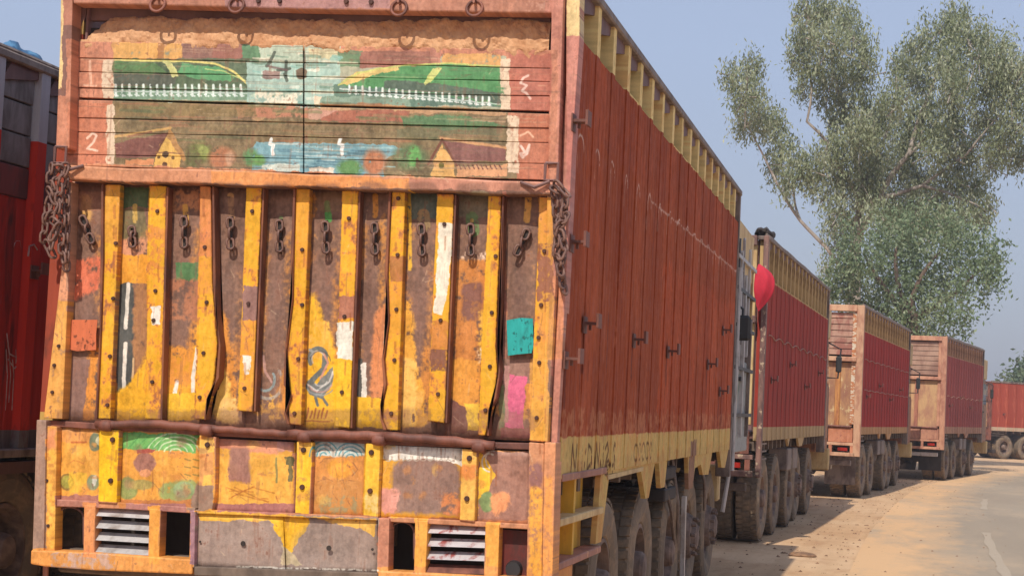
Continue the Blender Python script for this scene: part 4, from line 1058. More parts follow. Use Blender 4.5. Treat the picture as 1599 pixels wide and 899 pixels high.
boltspots = {'a': [(181, 380), (177, 466), (172, 556), (168, 632)], 'b': [(246, 330), (243, 454), (240, 500), (238, 596)], 'c': [(320, 386), (323, 472), (318, 551), (312, 620)],
 'd': [(394, 330), (388, 474), (382, 606)], 'e': [(472, 390), (472, 476), (466, 560), (460, 645)], 'f': [(545, 341), (538, 494), (534, 612)], 'g': [(622, 310), (621, 398), (619, 483), (616, 562), (611, 645)],
 'h': [(694, 350), (688, 500), (684, 615)], 'i': [(774, 400), (768, 488), (765, 572), (758, 640)], 'j': [(850, 392), (845, 476), (841, 527), (842, 566), (838, 652)]}
for ps in boltspots.values():
    for x, y in ps:
        a = V(x, y, -.012); bl.lathe([(-.022, 0), (-.022, .009), (-.011, .011)], 8, axis='y', c=(a[0], 0, a[2]))
for x, y in ((92, 540), (85, 570), (82, 612), (74, 750), (76, 820)):
    a = V(x, y, -.03); bl.lathe([(-.04, 0), (-.04, .008), (-.028, .01)], 8, axis='y', c=(a[0], 0, a[2]))
for x, y in ((176, 686), (173, 750), (324, 694), (474, 702), (472, 760), (580, 706), (578, 766), (733, 715), (729, 778)):
    a = V(x, y, -.03); bl.lathe([(-.042, 0), (-.042, .011), (-.03, .014)], 8, axis='y', c=(a[0], 0, a[2]))
# hasps: slot plate with three dark links
for x0, y0, x1, y1 in ((129, 336, 147, 382), (208, 356, 209, 384), (289, 336, 289, 390), (361, 338, 362, 392), (438, 342, 438, 396), (509, 344, 511, 398), (586, 346, 587, 400), (659, 348, 660, 402), (736, 348, 736, 402), (826, 358, 806, 400)):
    a = Vector(V(x0, y0, .03)); c = Vector(V(x1, y1, .03)); d = c - a; ang = math.atan2(d.x, -d.z)
    p = MB(); n_ = Vector((d.z, 0, -d.x)).normalized() * .011
    p.prism([((a - n_).x, (a - n_).z), ((a + n_).x, (a + n_).z), ((c + n_ * .5).x, (c + n_ * .5).z), ((c - n_ * .5).x, (c - n_ * .5).z)], .02, .034, 'y')
    h = p.build('hasp', M['dark'], T1)
    for k in range(3):
        q = a + d * (.2 + .3 * k)
        child('hasp_link', LINK, h, (q.x, .012, q.z), (0, -ang, math.pi / 2 if k % 2 else .3))
# stickers
def sticker(px, c, nm):
    o = rpanel('paper_sticker', px, .018, .021, bevel=0, mat=worn(nm, c, tuple(v * .78 for v in c), .5, .7, 16, rough=.85, var=.35, third=tuple(v * .62 for v in c))); o['label'] = nm.replace('_', ' '); return o
sticker([(791, 500), (812, 496), (832, 497), (833, 540), (830, 551), (808, 553), (793, 555)], (48, 190, 184), 'turquoise_paper_sticker')
sticker([(104, 499), (152, 499), (150, 522), (150, 546), (120, 548), (103, 544)], (232, 126, 82), 'orange_paper_sticker')
# hinge pipe in four lengths with knuckles
hp = [(70, 658), (150, 663), (240, 664), (320, 670), (380, 674), (450, 680), (520, 679), (600, 684), (700, 690), (772, 696)]
for (i0, i1, r) in ((1, 3, .020), (3, 5, .017), (5, 7, .022), (7, 9, .022)):
    pts = [V(x, y - 2 + 1.5 * math.sin(x * .05), -.035) for x, y in hp[i0:i1 + 1]]
    q = []
    for a, b_ in zip(pts, pts[1:]):
        for k in range(6): q.append(tuple(np.array(a) * (1 - k / 6) + np.array(b_) * (k / 6) + np.array((0, 0, .003 * math.sin(k * 2)))))
    q.append(pts[-1]); MB().tube(q, r, 10).build('hinge_pipe', M['rust'], T1, smooth=True)
for x, y in ((166, 664), (323, 671), (476, 681), (592, 686), (748, 697)):
    a = V(x, y, -.035); hw = 10 * RY / FPX
    MB().tube([(a[0] - hw, a[1], a[2] + .001), (a[0] - hw * .3, a[1], a[2]), (a[0] + hw * .3, a[1], a[2]), (a[0] + hw, a[1], a[2] - .001)], [.026, .029, .029, .026], 12).build('hinge_knuckle', M['rust'], T1, smooth=True)
rpanel('sill_beam', [(62, 655), (150, 660), (330, 672), (600, 686), (858, 692), (858, 703), (600, 694), (330, 680), (150, 670), (62, 664)], .0, .06, mat=M['rust'])
# --- bumper apron: sheets, straps, openings, louvres
rpanel('apron_post', [(57, 655), (72, 656), (68, 876), (50, 874)], -.05, .12)
rpanel('apron_post', [(72, 664), (89, 666), (85, 862), (68, 862)], -.035, .05)
rpanel('apron_post', [(826, 690), (850, 692), (846, 905), (822, 903)], -.035, .05)
rpanel('apron_post', [(850, 690), (868, 690), (862, 925), (846, 925)], -.055, .10)
aps = [([(88, 664), (156, 667), (155, 790), (84, 786)], 0), ([(185, 671), (312, 676), (310, 800), (182, 790)], .02), ([(334, 684), (462, 690), (460, 804), (332, 800)], .008), ([(486, 688), (572, 690), (568, 808), (483, 804)], .008), ([(592, 694), (723, 700), (720, 812), (588, 808)], .012), ([(743, 702), (828, 704), (826, 820), (740, 816)], .004)]
for i, (q, wv) in enumerate(aps): rsheet('apron_sheet', q, .015, seed=40 + i, dent=.012, nx=14, ny=12, wave=wv)
for p in ([(155, 668), (186, 671), (182, 786), (152, 784)], [(311, 678), (337, 682), (336, 768), (330, 800), (309, 798)], [(463, 688), (488, 690), (484, 804), (460, 802)], [(571, 691), (594, 693), (590, 808), (567, 806)], [(721, 700), (745, 702), (741, 815), (717, 812)]):
    rpanel('apron_strap', p, -.03, .02, bevel=.006)
# cross rail above the openings
rpanel('apron_rail', [(84, 779), (190, 784), (305, 792), (305, 801), (190, 794), (84, 790)], -.02, .05)
rpanel('apron_rail', [(305, 795), (590, 806), (590, 812), (305, 801)], -.03, .05)
rpanel('apron_rail', [(606, 806), (826, 818), (826, 826), (606, 814)], -.02, .05)
rpanel('apron_post', [(131, 788), (149, 789), (147, 866), (130, 864)], -.03, .05)
rpanel('apron_post', [(233, 794), (251, 795), (248, 874), (231, 872)], -.03, .05)
rpanel('apron_post', [(297, 797), (305, 797), (303, 886), (295, 884)], -.05, .05)
rpanel('apron_post', [(590, 808), (608, 809), (606, 896), (588, 894)], -.04, .05)
rpanel('apron_post', [(648, 812), (668, 813), (664, 899), (646, 899)], -.03, .05)
rpanel('apron_post', [(758, 816), (780, 818), (777, 912), (755, 910)], -.03, .05)
rpanel('apron_bottom_rail', [(48, 858), (150, 862), (300, 873), (300, 896), (150, 890), (70, 884), (47, 880)], -.055, .06, bevel=.008)
rpanel('apron_bottom_rail', [(590, 890), (830, 902), (850, 906), (850, 930), (590, 918)], -.05, .06, bevel=.008)
for (xa, ya, xb, yb, n, mt_) in ((149, 789, 234, 794, 4, 'silver'), (668, 816, 758, 819, 4, 'silver_red')):
    for k in range(n):
        y_ = ya + 3 + k * (19 if n == 4 and mt_ == 'silver' else 20.5); hgt = 12
        a = V(xa - 1, y_, .0); b_ = V(xb + 1, y_ + (yb - ya), .0); c = V(xb + 1, y_ + (yb - ya) + hgt, .0); d = V(xa - 1, y_ + hgt, .0)
        if mt_ == 'silver_red' and k == 3: mt2 = M['rust']
        else: mt2 = M[mt_]
        q = MB(); th = .004
        v = [(a[0], .03, a[2]), (b_[0], .03, b_[2]), (c[0], -.02, c[2]), (d[0], -.02, d[2])]
        q.add(v + [(x_, y__ + .006, z_) for x_, y__, z_ in v], [(0, 1, 2, 3), (7, 6, 5, 4), (0, 4, 5, 1), (1, 5, 6, 2), (2, 6, 7, 3), (3, 7, 4, 0)]); q.build('louvre_slat', mt2, T1)
# arched liners in two of the openings
for (xc, yt, hw_) in ((109, 789, 22), (628, 812, 19)):
    pts = [V(xc + hw_ * math.cos(t), yt + 20 - 18 * math.sin(t), .03) for t in np.linspace(0, math.pi, 12)]
    MB().tube([V(xc + hw_, yt + 60, .03)] + pts + [V(xc - hw_, yt + 60, .03)], .006, 6).build('opening_rim', M['purple'], T1)
bxs = MB(); bxs.add([], []); 
q0 = V(785, 826, .06); q1 = V(824, 905, .06)
MB().box(q0[0], q1[0], .05, .065, q1[2], q0[2]).build('tail_lamp_panel', M['lamp_dark'], T1)
for cx, cy in ((802, 888),):
    a = V(cx, cy, .04); MB().lathe([(.02, .0), (.02, .035), (.05, .042)], 18, axis='y', c=(a[0], 0, a[2])).build('tail_lamp', M['black'], T1)
ap = V(110, 858, .3)
MB().box(-1.2, 1.2, .34, .36, .55, 1.2).build('inner_apron', M['dark'], T1)
rsheet('plate_sheet', [(305, 800), (442, 805), (446, 893), (303, 884)], -.012, seed=61, dent=.008, nx=12, ny=8)
rsheet('plate_sheet', [(441, 805), (590, 810), (588, 894), (444, 893)], -.004, seed=62, dent=.01, nx=12, ny=8)
for x, y, r in ((380, 848, .013), (514, 855, .013), (313, 845, .006), (582, 857, .007)):
    a = V(x, y, -.02); MB().lathe([(-.024, r), (-.024, 0), (-.02, 0)], 14, axis='y', c=(a[0], 0, a[2])).build('bolt_hole', M['dark'], T1)
rpanel('plate_lip', [(303, 884), (590, 894), (590, 906), (303, 898)], -.045, .0, bevel=.004, mat=M['chassis'])
o = bl.build('bolts', M['bolt'], T1); o['kind'] = 'stuff'
# lower tail: tow beam and mudguards under the apron
MB().box(-1.2, 1.2, .1, .25, .60, .72).build('rear_under_run_bar', M['chassis'], T1, bevel=.01)
for s in (-1, 1):
    a = V(70 if s < 0 else 855, 880, .05)
    MB().tube([(s * 1.22, .0, .85), (s * 1.22, .02, .5)], .014, 6).build('guard_stay', M['pink'], T1)
    MB().box(*sorted((s * .62, s * 1.2)), .62, .64, .25, .85).build('mud_flap', M['dark'], T1)
# chains at both ends of the middle beam
def chain(px, yl, ph=0):
    P = [Vector(V(x, y, yl)) for x, y in px]
    seg = 0; dist = 0; out = []
    L_ = [0]
    for a, b_ in zip(P, P[1:]): L_.append(L_[-1] + (b_ - a).length)
    s = 0; k = 0
    while s < L_[-1]:
        i = max(j for j in range(len(L_)) if L_[j] <= s); i = min(i, len(P) - 2)
        t = (s - L_[i]) / (L_[i + 1] - L_[i]); p = P[i].lerp(P[i + 1], t); d = (P[i + 1] - P[i]).normalized()
        rot = d.to_track_quat('Z', 'Y').to_matrix() @ Matrix.Rotation((math.pi / 2) * ((k + ph) % 2) + .6 + float(rng.random() - .5) * .5, 3, 'Z')
        child('chain_link', LINK, T1, p, rot.to_euler(), (1.12, 1.12, 1.12)); s += .046; k += 1
chain([(100, 262), (88, 276), (84, 300), (74, 322), (72, 345), (68, 372), (82, 398), (90, 404)], -.09)
chain([(103, 268), (94, 290), (90, 330), (86, 360), (80, 385)], -.12, 1)
chain([(92, 262), (80, 262), (78, 282), (90, 310), (98, 340), (96, 380), (100, 408)], -.10)
chain([(104, 285), (104, 330), (103, 380), (104, 425)], -.07, 1)
chain([(78, 300), (88, 318), (76, 340), (92, 352), (74, 380)], -.13, 1)
chain([(868, 296), (876, 300), (882, 325), (874, 350), (880, 372), (872, 400), (876, 430), (878, 448)], -.09)
chain([(872, 290), (884, 302), (880, 340), (870, 372), (868, 395), (876, 425)], -.12, 1)
chain([(866, 300), (868, 340), (872, 372), (880, 400), (874, 420), (882, 455)], -.07)
chain([(882, 340), (872, 356), (882, 386), (870, 410)], -.13, 1)
# latches
for x, s in ((96, 1), (862, -1)):
    b = MB(); y_ = 236 if x < 400 else 262
    a = V(x, y_, -.05); b.tube([(a[0] - .03, -.06, a[2] + .02), (a[0] - .03, -.06, a[2] - .06), (a[0] + .03, -.06, a[2] - .06), (a[0] + .03, -.06, a[2] + .02), (a[0] - .03, -.06, a[2] + .02)], .008, 6)
    b.tube([(a[0], -.09, a[2] - .07), (a[0] + .07 * s, -.1, a[2] - .10), (a[0] + .14 * s, -.08, a[2] - .075)], .009, 6); b.build('latch', M['purple'], T1)

# right and left sides
L1 = 8.36
side_wall(T1, L1, 1, M['side'], M['side'], None, canvas=True)
M['z1'] = zoned('red_yellow_side_paint', (226, 190, 118), (176, 84, 62), (220, 180, 100), 3.30, 1.39)
side_wall(T1, L1, -1, M['z1'], M['z1'], None)
skirt(T1, L1, 1, M['side'], True); skirt(T1, L1, -1, M['z1'])
pts = []
for x, y in ((908, 190), (905, 378), (925, 505), (896, 560), (1000, 530), (1052, 548), (1113, 568), (1136, 515), (1131, 610)):
    Y, Z = on_x(x, y, -1.53); pts.append((Y - RY, Z))
hooks(T1, pts)
box_body(T1, L1); running_gear(T1, L1, [1.95, 3.38, 4.85, 6.5, 7.95])
# side guard frame behind the rear corner
for z_, x_ in ((1.205, 'pink'), (.995, 'cream'), (.79, 'pink')):
    MB().box(1.24, 1.335, .12, 1.38 - (1.2 - z_) * .2, z_ - .018, z_ + .018).build('side_guard_rail', M[x_], T1, bevel=.004)
MB().box(1.2, 1.22, .14, 1.3, .8, 1.19).build('side_guard_sheet', M['yellow'], T1)
for y_ in (.16, .62): MB().box(1.22, 1.30, y_, y_ + .05, .8, 1.19).build('side_guard_post', M['yellow'], T1)
MB().box(1.23, 1.31, .14, .62, .35, .77).build('side_guard_sheet', M['orange'], T1, bevel=.01)
# mudguard frame over the tandem wheels
MB().prism([(1.52, 1.15), (2.86, 1.16), (2.86, 1.185), (1.50, 1.175)], 1.1, 1.32, 'x').build('mudguard', M['cream'], T1)
MB().prism([(5.2, .9), (5.28, .9), (5.35, .3), (5.3, .3)], 1.28, 1.31, 'x').build('stay_rod', M['silver'], T1)
MB().box(1.1, 1.27, 4.55, 5.15, 1.2, 1.27).build('spring_hanger', M['rail'], T1, bevel=.01)
MB().lathe([(4.6, .0), (4.6, .07), (5.1, .07), (5.1, 0)], 14, axis='y', c=(1.2, 0, 1.32)).build('brake_reservoir', M['chassis'], T1)
for a_, b_ in (((1.24, 4.3, 1.1), (1.28, 4.9, .55)), ((1.22, 5.0, 1.2), (1.26, 5.25, .5)), ((1.2, 6.9, 1.2), (1.25, 7.1, .7))):
    m_ = ((a_[0] + b_[0]) / 2 + .03, (a_[1] + b_[1]) / 2 - .05, (a_[2] + b_[2]) / 2); MB().tube([a_, m_, b_], .014, 6).build('air_hose', M['rail'], T1)
for y_, z_ in ((4.2, 1.1), (4.25, .95)):
    MB().box(1.0, 1.28, y_, y_ + .6, z_ - .05, z_ + .04).build('tool_box', M['dark'], T1, bevel=.01)
M['cabdoor'] = worn('grey_green_cab_paint', (170, 172, 168), (110, 140, 110), .55, .62, 3, third=(120, 108, 100))
cab(T1, L1, M['grey'], M['cream'], M['cabdoor'], hw=1.27, y0=L1 + .12, y1=L1 + 2.35, low=1.2, bump=1.0, mirrors=False)
for k_, (y_, za, zb, m_) in enumerate(((.22, 1.35, 2.85, 'silver'), (.34, 1.25, 3.2, 'black'), (.5, 1.9, 3.1, 'silver'), (.66, 1.3, 2.6, 'cream'), (.82, 2.2, 3.25, 'grey'), (1.0, 1.3, 2.9, 'silver'), (1.25, 1.4, 2.3, 'purple'), (1.5, 2.1, 3.2, 'silver'), (1.75, 1.3, 2.5, 'rail'), (2.0, 1.9, 3.0, 'cream'))):
    MB().prism([(L1 + y_ + .05, za), (L1 + y_ + .11, za + .02), (L1 + y_ + .11 + .02 * (k_ % 3), zb), (L1 + y_ + .05, zb - .03)], 1.27, 1.30 + .012 * (k_ % 3), 'x').build('cab_trim', M[m_], T1)
for z_ in (1.5, 1.95, 2.35, 2.7, 3.0):
    MB().box(1.27, 1.325, L1 + .2, L1 + 2.2, z_, z_ + .035).build('cab_trim', M['black' if int(z_ * 10) % 2 else 'silver'], T1)
# near-side trim of the cab seen past the body: bright vertical pipe, round black mirror on its arm
MB().tube([(1.30, 8.43, 1.3), (1.31, 8.45, .95), (1.27, 8.44, .62)], .02, 8).build('exhaust_pipe', M['silver'], T1)
o = MB().tube([(1.24, 8.6, 2.2), (1.36, 8.72, 2.3), (1.36, 8.74, 2.52), (1.24, 8.65, 2.6)], .013, 6).build('mirror_arm', M['black'], T1)
MB().box(1.28, 1.44, 8.70, 8.75, 2.22, 2.46).build('mirror', M['black'], o, bevel=.025)
for z_ in (2.85, 2.6, 2.05, 1.8): MB().box(1.2, 1.3, 8.42, 8.55, z_, z_ + .03).build('ladder_rung', M['purple'], T1)

# sand load spilling against the top plank
def spill():
    nx, prof = 150, [(0.55, 3.20), (.30, 3.30), (.16, 3.39), (.10, 3.40), (.07, 3.385), (.058, 3.345), (.05, 3.305), (.044, 3.268), (.046, 3.24), (.08, 3.20)]
    nz = fbm(len(prof), nx, 2, 9, 512, 3); nb = fbm(len(prof), nx, 1.5, 3, 533, 2); v = []; f = []
    low = fbm(2, nx, 2, 14, 99, 3)[0]
    xa = V(112, 60, .05)[0]; xb = V(858, 60, .05)[0]
    for j, (y, z) in enumerate(prof):
        for i in range(nx):
            s = i / (nx - 1); x = xa + (xb - xa) * s
            k = 1 - min(1, max(0, (.075 - s) / .075)) ** 1.3
            zz = z + (nz[j, i] - .5) * .05 + (nb[j, i] - .5) * .03 - .02 * s
            if j >= 5: zz -= (low[i] - .40) * .08 * (j - 4) / 4 * (1.0)
            if j < 6: zz = 3.20 + (zz - 3.20) * k
            v.append((x, y + (nb[j, i] - .5) * .016 - (nz[j, i] - .5) * .022, float(zz)))
    for j in range(len(prof) - 1):
        for i in range(nx - 1): f.append((j * nx + i, j * nx + i + 1, (j + 1) * nx + i + 1, (j + 1) * nx + i))
    # rest of the heap, back to the headboard
    b0 = len(v); ny = 40; hz = fbm(ny, nx, 5, 16, 71, 4)
    for j in range(ny):
        for i in range(nx): v.append((xa + (xb - xa) * i / (nx - 1), .55 + 7.6 * j / (ny - 1), 3.20 + .16 * float(hz[j, i] - .5) * (j > 0) + (nz[0, i] - .5) * .05 * (j == 0)))
    for j in range(ny - 1):
        for i in range(nx - 1): f.append((b0 + j * nx + i, b0 + j * nx + i + 1, b0 + (j + 1) * nx + i + 1, b0 + (j + 1) * nx + i))
    me = bpy.data.meshes.new('sand_load'); me.from_pydata(v, [], f); me.materials.append(M['sand'])
    recalc(me)
    o = link(bpy.data.objects.new('sand_load', me)); o.location = (CX, RY, 0)
    s = o.modifiers.new('sub', 'SUBSURF'); s.levels = 2; s.render_levels = 2
    tx = bpy.data.textures.new('grain', 'CLOUDS'); tx.noise_scale = .03; tx.noise_depth = 4
    d = o.modifiers.new('grain', 'DISPLACE'); d.texture = tx; d.strength = .024; d.mid_level = .5; d.texture_coords = 'LOCAL'
    o['label'] = 'crumbly tan sand load heaped over the painted planks of the nearest truck'; o['category'] = 'load'
spill()
# ---- the other trucks -----------------------------------------------------
def rear(root, P):
    """tail of a truck: posts, planked upper board, ribbed drop board, apron with louvres"""
    top = P['top']
    mp, mk, ms, mr, ma = P['post'], P['plank'], P['sheet'], P['rib'], P['apron']
    for s in (-1, 1):
        MB().box(*sorted((s * P.get('pin', 1.2), s * 1.335)), -.04, .08, .8, top + .05).build('corner_post', mp, root, bevel=.008)
        MB().box(*sorted((s * 1.12, s * 1.2)), -.0, .07, 1.4, top).build('inner_post', P.get('inner', mp), root, bevel=.006)
    MB().box(-1.2, 1.2, -.05, .06, top - .07, top + .05).build('top_beam', mp, root, bevel=.008)
    zm = P.get('mid', 2.62)
    n = P.get('planks', 7); h = (top - .09 - zm - .08) / n
    for k in range(n):
        j = float(rng.random() - .5) * .012
        MB().box(-1.12, 1.12, .03 + j, .07 + j, zm + .08 + k * h + .006, zm + .08 + (k + 1) * h - .006).build('plank', mk, root, bevel=.005)
    MB().box(-1.22, 1.22, -.08, .05, zm - .04, zm + .05).build('middle_beam', mp, root, bevel=.01)
    nr = P.get('ribs', 8); wq = 2.34 / nr
    sm = MB().box(-wq / 2 + .004, wq / 2 - .004, .03, .045, 1.36, zm - .06).mesh('tail_sheet', ms); recalc(sm)
    rm = MB().prism([(-.04, -.005), (.04, -.005), (.05, .03), (-.05, .03)], 1.36, zm - .06, 'z').mesh('tail_rib', mr); recalc(rm)
    for k in range(nr):
        child('tail_sheet', sm, root, (-1.17 + wq * (k + .5), float(rng.random() - .5) * .008, 0))
        if k: child('tail_rib', rm, root, (-1.17 + wq * k + float(rng.random() - .5) * .02, 0, 0), (0, float(rng.random() - .5) * .02, 0))
    MB().tube([(-1.15, -.03, 1.36), (-.4, -.03, 1.352), (.4, -.03, 1.362), (1.15, -.03, 1.355)], .02, 8).build('hinge_pipe', M['rust'], root)
    for k in range(5):
        MB().box(-1.2 + k * .48 + .01, -1.2 + (k + 1) * .48 - .01, -.01, .03, 1.06, 1.33).build('apron_sheet', ma, root, bevel=.006)
    MB().box(-1.24, 1.24, -.04, .05, 1.0, 1.055).build('apron_rail', mp, root, bevel=.006)
    MB().box(-1.24, 1.24, -.04, .05, .80, .87).build('apron_bottom_rail', mp, root, bevel=.006)
    for x in (-1.18, -.78, -.38, .38, .78, 1.18): MB().box(x - .03, x + .03, -.035, .04, .87, 1.0).build('apron_post', ma, root)
    for s in (-1, 1):
        MB().box(*sorted((s * .92, s * 1.1)), -.02, .01, .90, .96).build('tail_lamp', M['lamp_red'], root)
        if P.get('flap', 1): MB().box(*sorted((s * .62, s * 1.2)), .5, .52, .25, .85).build('mud_flap', P.get('flap', M['dark']), root)
    MB().box(-1.15, 1.15, .12, .24, .62, .72).build('rear_under_run_bar', P.get('bar', M['chassis']), root, bevel=.01)
    MB().tube([(-.9, .0, .8), (-.9, -.02, .66), (-.86, -.03, .62), (-.82, -.02, .66)], .012, 6).build('tow_hook', M['rust'], root)

def truck(loc, head, L, P, label, axles, fronts=2, group='cargo trucks parked in line along the road'):
    root = thing('cargo_truck', label, 'truck', (loc[0], loc[1], 0), -head, group)
    top = P['top']
    side_wall(root, L, 1, P['side'], P.get('recess', P['side']), None, top=top, pitch=P.get('pitch', .5), rw=P.get('rw', .10), zlo=P.get('zlo', 1.22), zt=P.get('zt', 3.2), flush=P.get('flush', .006))
    side_wall(root, L, -1, P['side'], P.get('recess', P['side']), None, top=top, pitch=P.get('pitch', .5), rw=P.get('rw', .10), zlo=P.get('zlo', 1.22), zt=P.get('zt', 3.2), flush=P.get('flush', .006))
    if P.get('skirt', True): skirt(root, L, 1, P['side'], prof=SKIRT2); skirt(root, L, -1, P['side'], prof=SKIRT2)
    for y_ in (3.55, 4.35):
        MB().box(1.0, 1.27, y_, y_ + .55, .78, 1.08).build('tool_box', P.get('box', M['rail']), root, bevel=.015)
    for k in range(3): MB().box(1.24, 1.29, .2, .9, 1.17 - k * .09, 1.19 - k * .09).build('side_guard_rail', M['rail'], root)
    box_body(root, L, top - .05)
    rear(root, P); running_gear(root, L, axles, fronts); cab(root, L, P['cab'], P['crown'], z_top=top - .2)
    hooks(root, [(y, 1.95 + .25 * (i % 2)) for i, y in enumerate(np.arange(.8, L - .3, 2.1))], 1, P.get('hook', 'rust'))
    return root
def place(rx, ry, head):                 # the right rear corner is the surveyed point
    h = math.radians(head); return (rx - 1.3 * math.cos(h), ry + 1.3 * math.sin(h))

# second truck
P2 = dict(flap=None, pin=1.275, top=3.56, post=worn('grey_brown_post', (150, 112, 100), (110, 80, 74), .42, .6, 7, third=(206, 180, 150)), inner=M['cream'], plank=M['plank'], sheet=worn('brown_tail_sheet', (150, 110, 90), (110, 76, 62), .4, .6, 4), rib=M['rail'], apron=M['rust'],
          side=zoned('dark_red_side_paint', (220, 186, 130), (184, 72, 60), (206, 176, 130), 3.10, 1.38, dirt=.35), cab=worn('orange_brown_cab', (190, 130, 90), (130, 90, 70), .45, .6, 4), crown=M['cream'], zt=3.12)
p = place(-1.66, 20.8, 2.3)
T2 = truck(p, math.radians(2.3), 8.6, P2, 'second truck in line, dark red side, cream slats, red cloth at its corner', [1.0, 2.35, 4.1, 5.65, 7.5])
# third
M['orange_rust'] = worn('weathered_orange_sheet', (202, 152, 106), (164, 112, 88), .42, .6, 3.5, third=(226, 196, 146))
P3 = dict(top=3.60, post=worn('cream_pink_post', (224, 176, 140), (190, 132, 104), .45, .62, 6), inner=worn('striped_post', (236, 220, 196), (206, 130, 80), .47, .53, 9, stretch=(1, 1, 2.5)), plank=worn('faded_red_planks', (198, 154, 132), (172, 112, 96), .45, .55, 3, stretch=(2, 1, 1)),
          sheet=M['orange_rust'], rib=worn('yellow_brown_rib', (214, 150, 84), (170, 104, 66), .45, .6, 5), apron=worn('pink_orange_apron', (218, 146, 110), (196, 120, 84), .4, .6, 8, third=(180, 110, 90)),
          side=zoned('bright_red_side_paint', (222, 180, 124), (190, 60, 52), (216, 168, 120), 3.16, 1.36, dirt=.3), cab=worn('brown_cab', (180, 120, 84), (130, 84, 66), .45, .6, 4), crown=M['cream'], zt=3.18, bar=M['rail'], flap=M['rail'])
p = place(-.86, 34.1, 5.4)
T3 = truck(p, math.radians(5.4), 9.3, P3, 'third truck in line, bright red side and weathered orange tail', [1.2, 2.55, 5.2, 6.6, 8.3])
# fourth
P4 = dict(top=3.66, post=worn('tan_pink_post', (218, 160, 128), (184, 122, 98), .45, .62, 6), plank=worn('dusty_tan_planks', (190, 152, 130), (162, 122, 104), .4, .6, 4), sheet=worn('yellow_pink_sheet', (216, 172, 124), (190, 136, 108), .42, .6, 4),
          rib=worn('pink_rib', (196, 130, 104), (160, 100, 80), .45, .6, 5), apron=worn('dusty_pink_apron', (206, 148, 118), (176, 118, 96), .4, .6, 8), ribs=4,
          side=zoned('dusty_maroon_side_paint', (216, 164, 128), (188, 92, 84), (204, 154, 126), 3.22, 1.40, dirt=.45), cab=worn('tan_cab', (190, 140, 104), (140, 100, 80), .45, .6, 4), crown=M['cream'], zt=3.24, bar=M['silver'])
p = place(.94, 47.0, 9.0)
T4 = truck(p, math.radians(9.0), 8.0, P4, 'fourth truck in the line, with dusty maroon side and tan pink tail frame', [1.1, 2.5, 5.0, 6.8])
# fifth, turned with the bend so that its side catches the sun
P5 = dict(top=3.30, post=M['rust'], plank=M['plank'], sheet=M['orange_rust'], rib=M['rust'], apron=M['rust'],
          side=zoned('bleached_orange_red_paint', (160, 78, 62), (182, 84, 66), (214, 190, 160), 3.9, 1.38, dirt=.35, rust=(226, 130, 100)), cab=M['grey'], crown=M['cream'], zt=3.28, skirt=True)
p = place(3.55, 80, 46)
T5 = truck(p, math.radians(46), 8.6, P5, 'farthest truck at the bend, its sunlit orange red side turned broadside', [1.0, 2.35, 3.9, 6.2, 7.6])
# loads, ropes and bundles on the line of trucks
M['rope'] = worn('pale_rope', (206, 160, 140), (160, 100, 90), .45, .6, 20, rough=.9)
for T_, L_, z_, am in ((T2, 8.6, 2.42, .05), (T3, 9.3, 2.62, .03), (T3, 9.3, 2.05, .02), (T4, 8.0, 2.15, .05)):
    q = [(1.336, y_, z_ + am * abs(math.sin(y_ * 3.1))) for y_ in np.linspace(.3, L_ - .3, 60)]
    MB().tube(q, .008, 4).build('side_rope', M['rope'], T_)
load_heap('sand_load', 'dry earth load inside the third truck, behind its faded red planks', T3.location, T3.rotation_euler.z, 9.3, 3.46, M['sand'], .12)
load_heap('sand_load', 'dry tan earth load heaped level with the top of the fourth truck', T4.location, T4.rotation_euler.z, 8.0, 3.62, M['sand'], .14)
bm = bmesh.new(); bmesh.ops.create_icosphere(bm, subdivisions=3, radius=1)
for v in bm.verts:
    n = math.sin(v.co.x * 7 + v.co.y * 5) * .08 + math.sin(v.co.y * 13 + v.co.z * 9) * .07
    v.co = Vector((v.co.x * (.11 + n * .2), v.co.y * (.34 + n), max(v.co.z, -.5) * (.07 + n * .2)))
for f in bm.faces: f.smooth = True
me = bpy.data.meshes.new('rope_bundle'); bm.to_mesh(me); bm.free(); me.materials.append(M['dark'])
o = link(bpy.data.objects.new('rope_bundle', me)); v_ = T2.matrix_basis @ Vector((1.2, .55, 3.68)); o.location = v_; o.rotation_euler = T2.rotation_euler
o['label'] = 'dark coiled rope bundle on the top rear corner of the second truck'; o['category'] = 'rope'
# truck in the second row, at the left edge
P0 = dict(top=3.40, post=M['purple'], plank=M['plank'], sheet=M['rust'], rib=M['rust'], apron=M['rust'],
          side=zoned('deep_red_side_paint', (200, 198, 204), (226, 62, 44), (130, 122, 122), 2.98, 1.24, dirt=.3, rust=(110, 40, 34)),
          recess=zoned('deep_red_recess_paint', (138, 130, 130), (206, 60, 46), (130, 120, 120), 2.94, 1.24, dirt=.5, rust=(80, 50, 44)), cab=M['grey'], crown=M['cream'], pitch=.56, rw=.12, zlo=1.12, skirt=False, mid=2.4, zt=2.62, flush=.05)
X0 = -5.17 - 1.33; Y0 = 6.92
T0 = truck((X0, Y0), 0, 9.0, P0, 'leftmost truck, deep red with pale grey posts, cut by the left edge of the picture', [1.5, 2.9, 4.5, 6.5, 8.0], group='cargo trucks parked in line along the road')
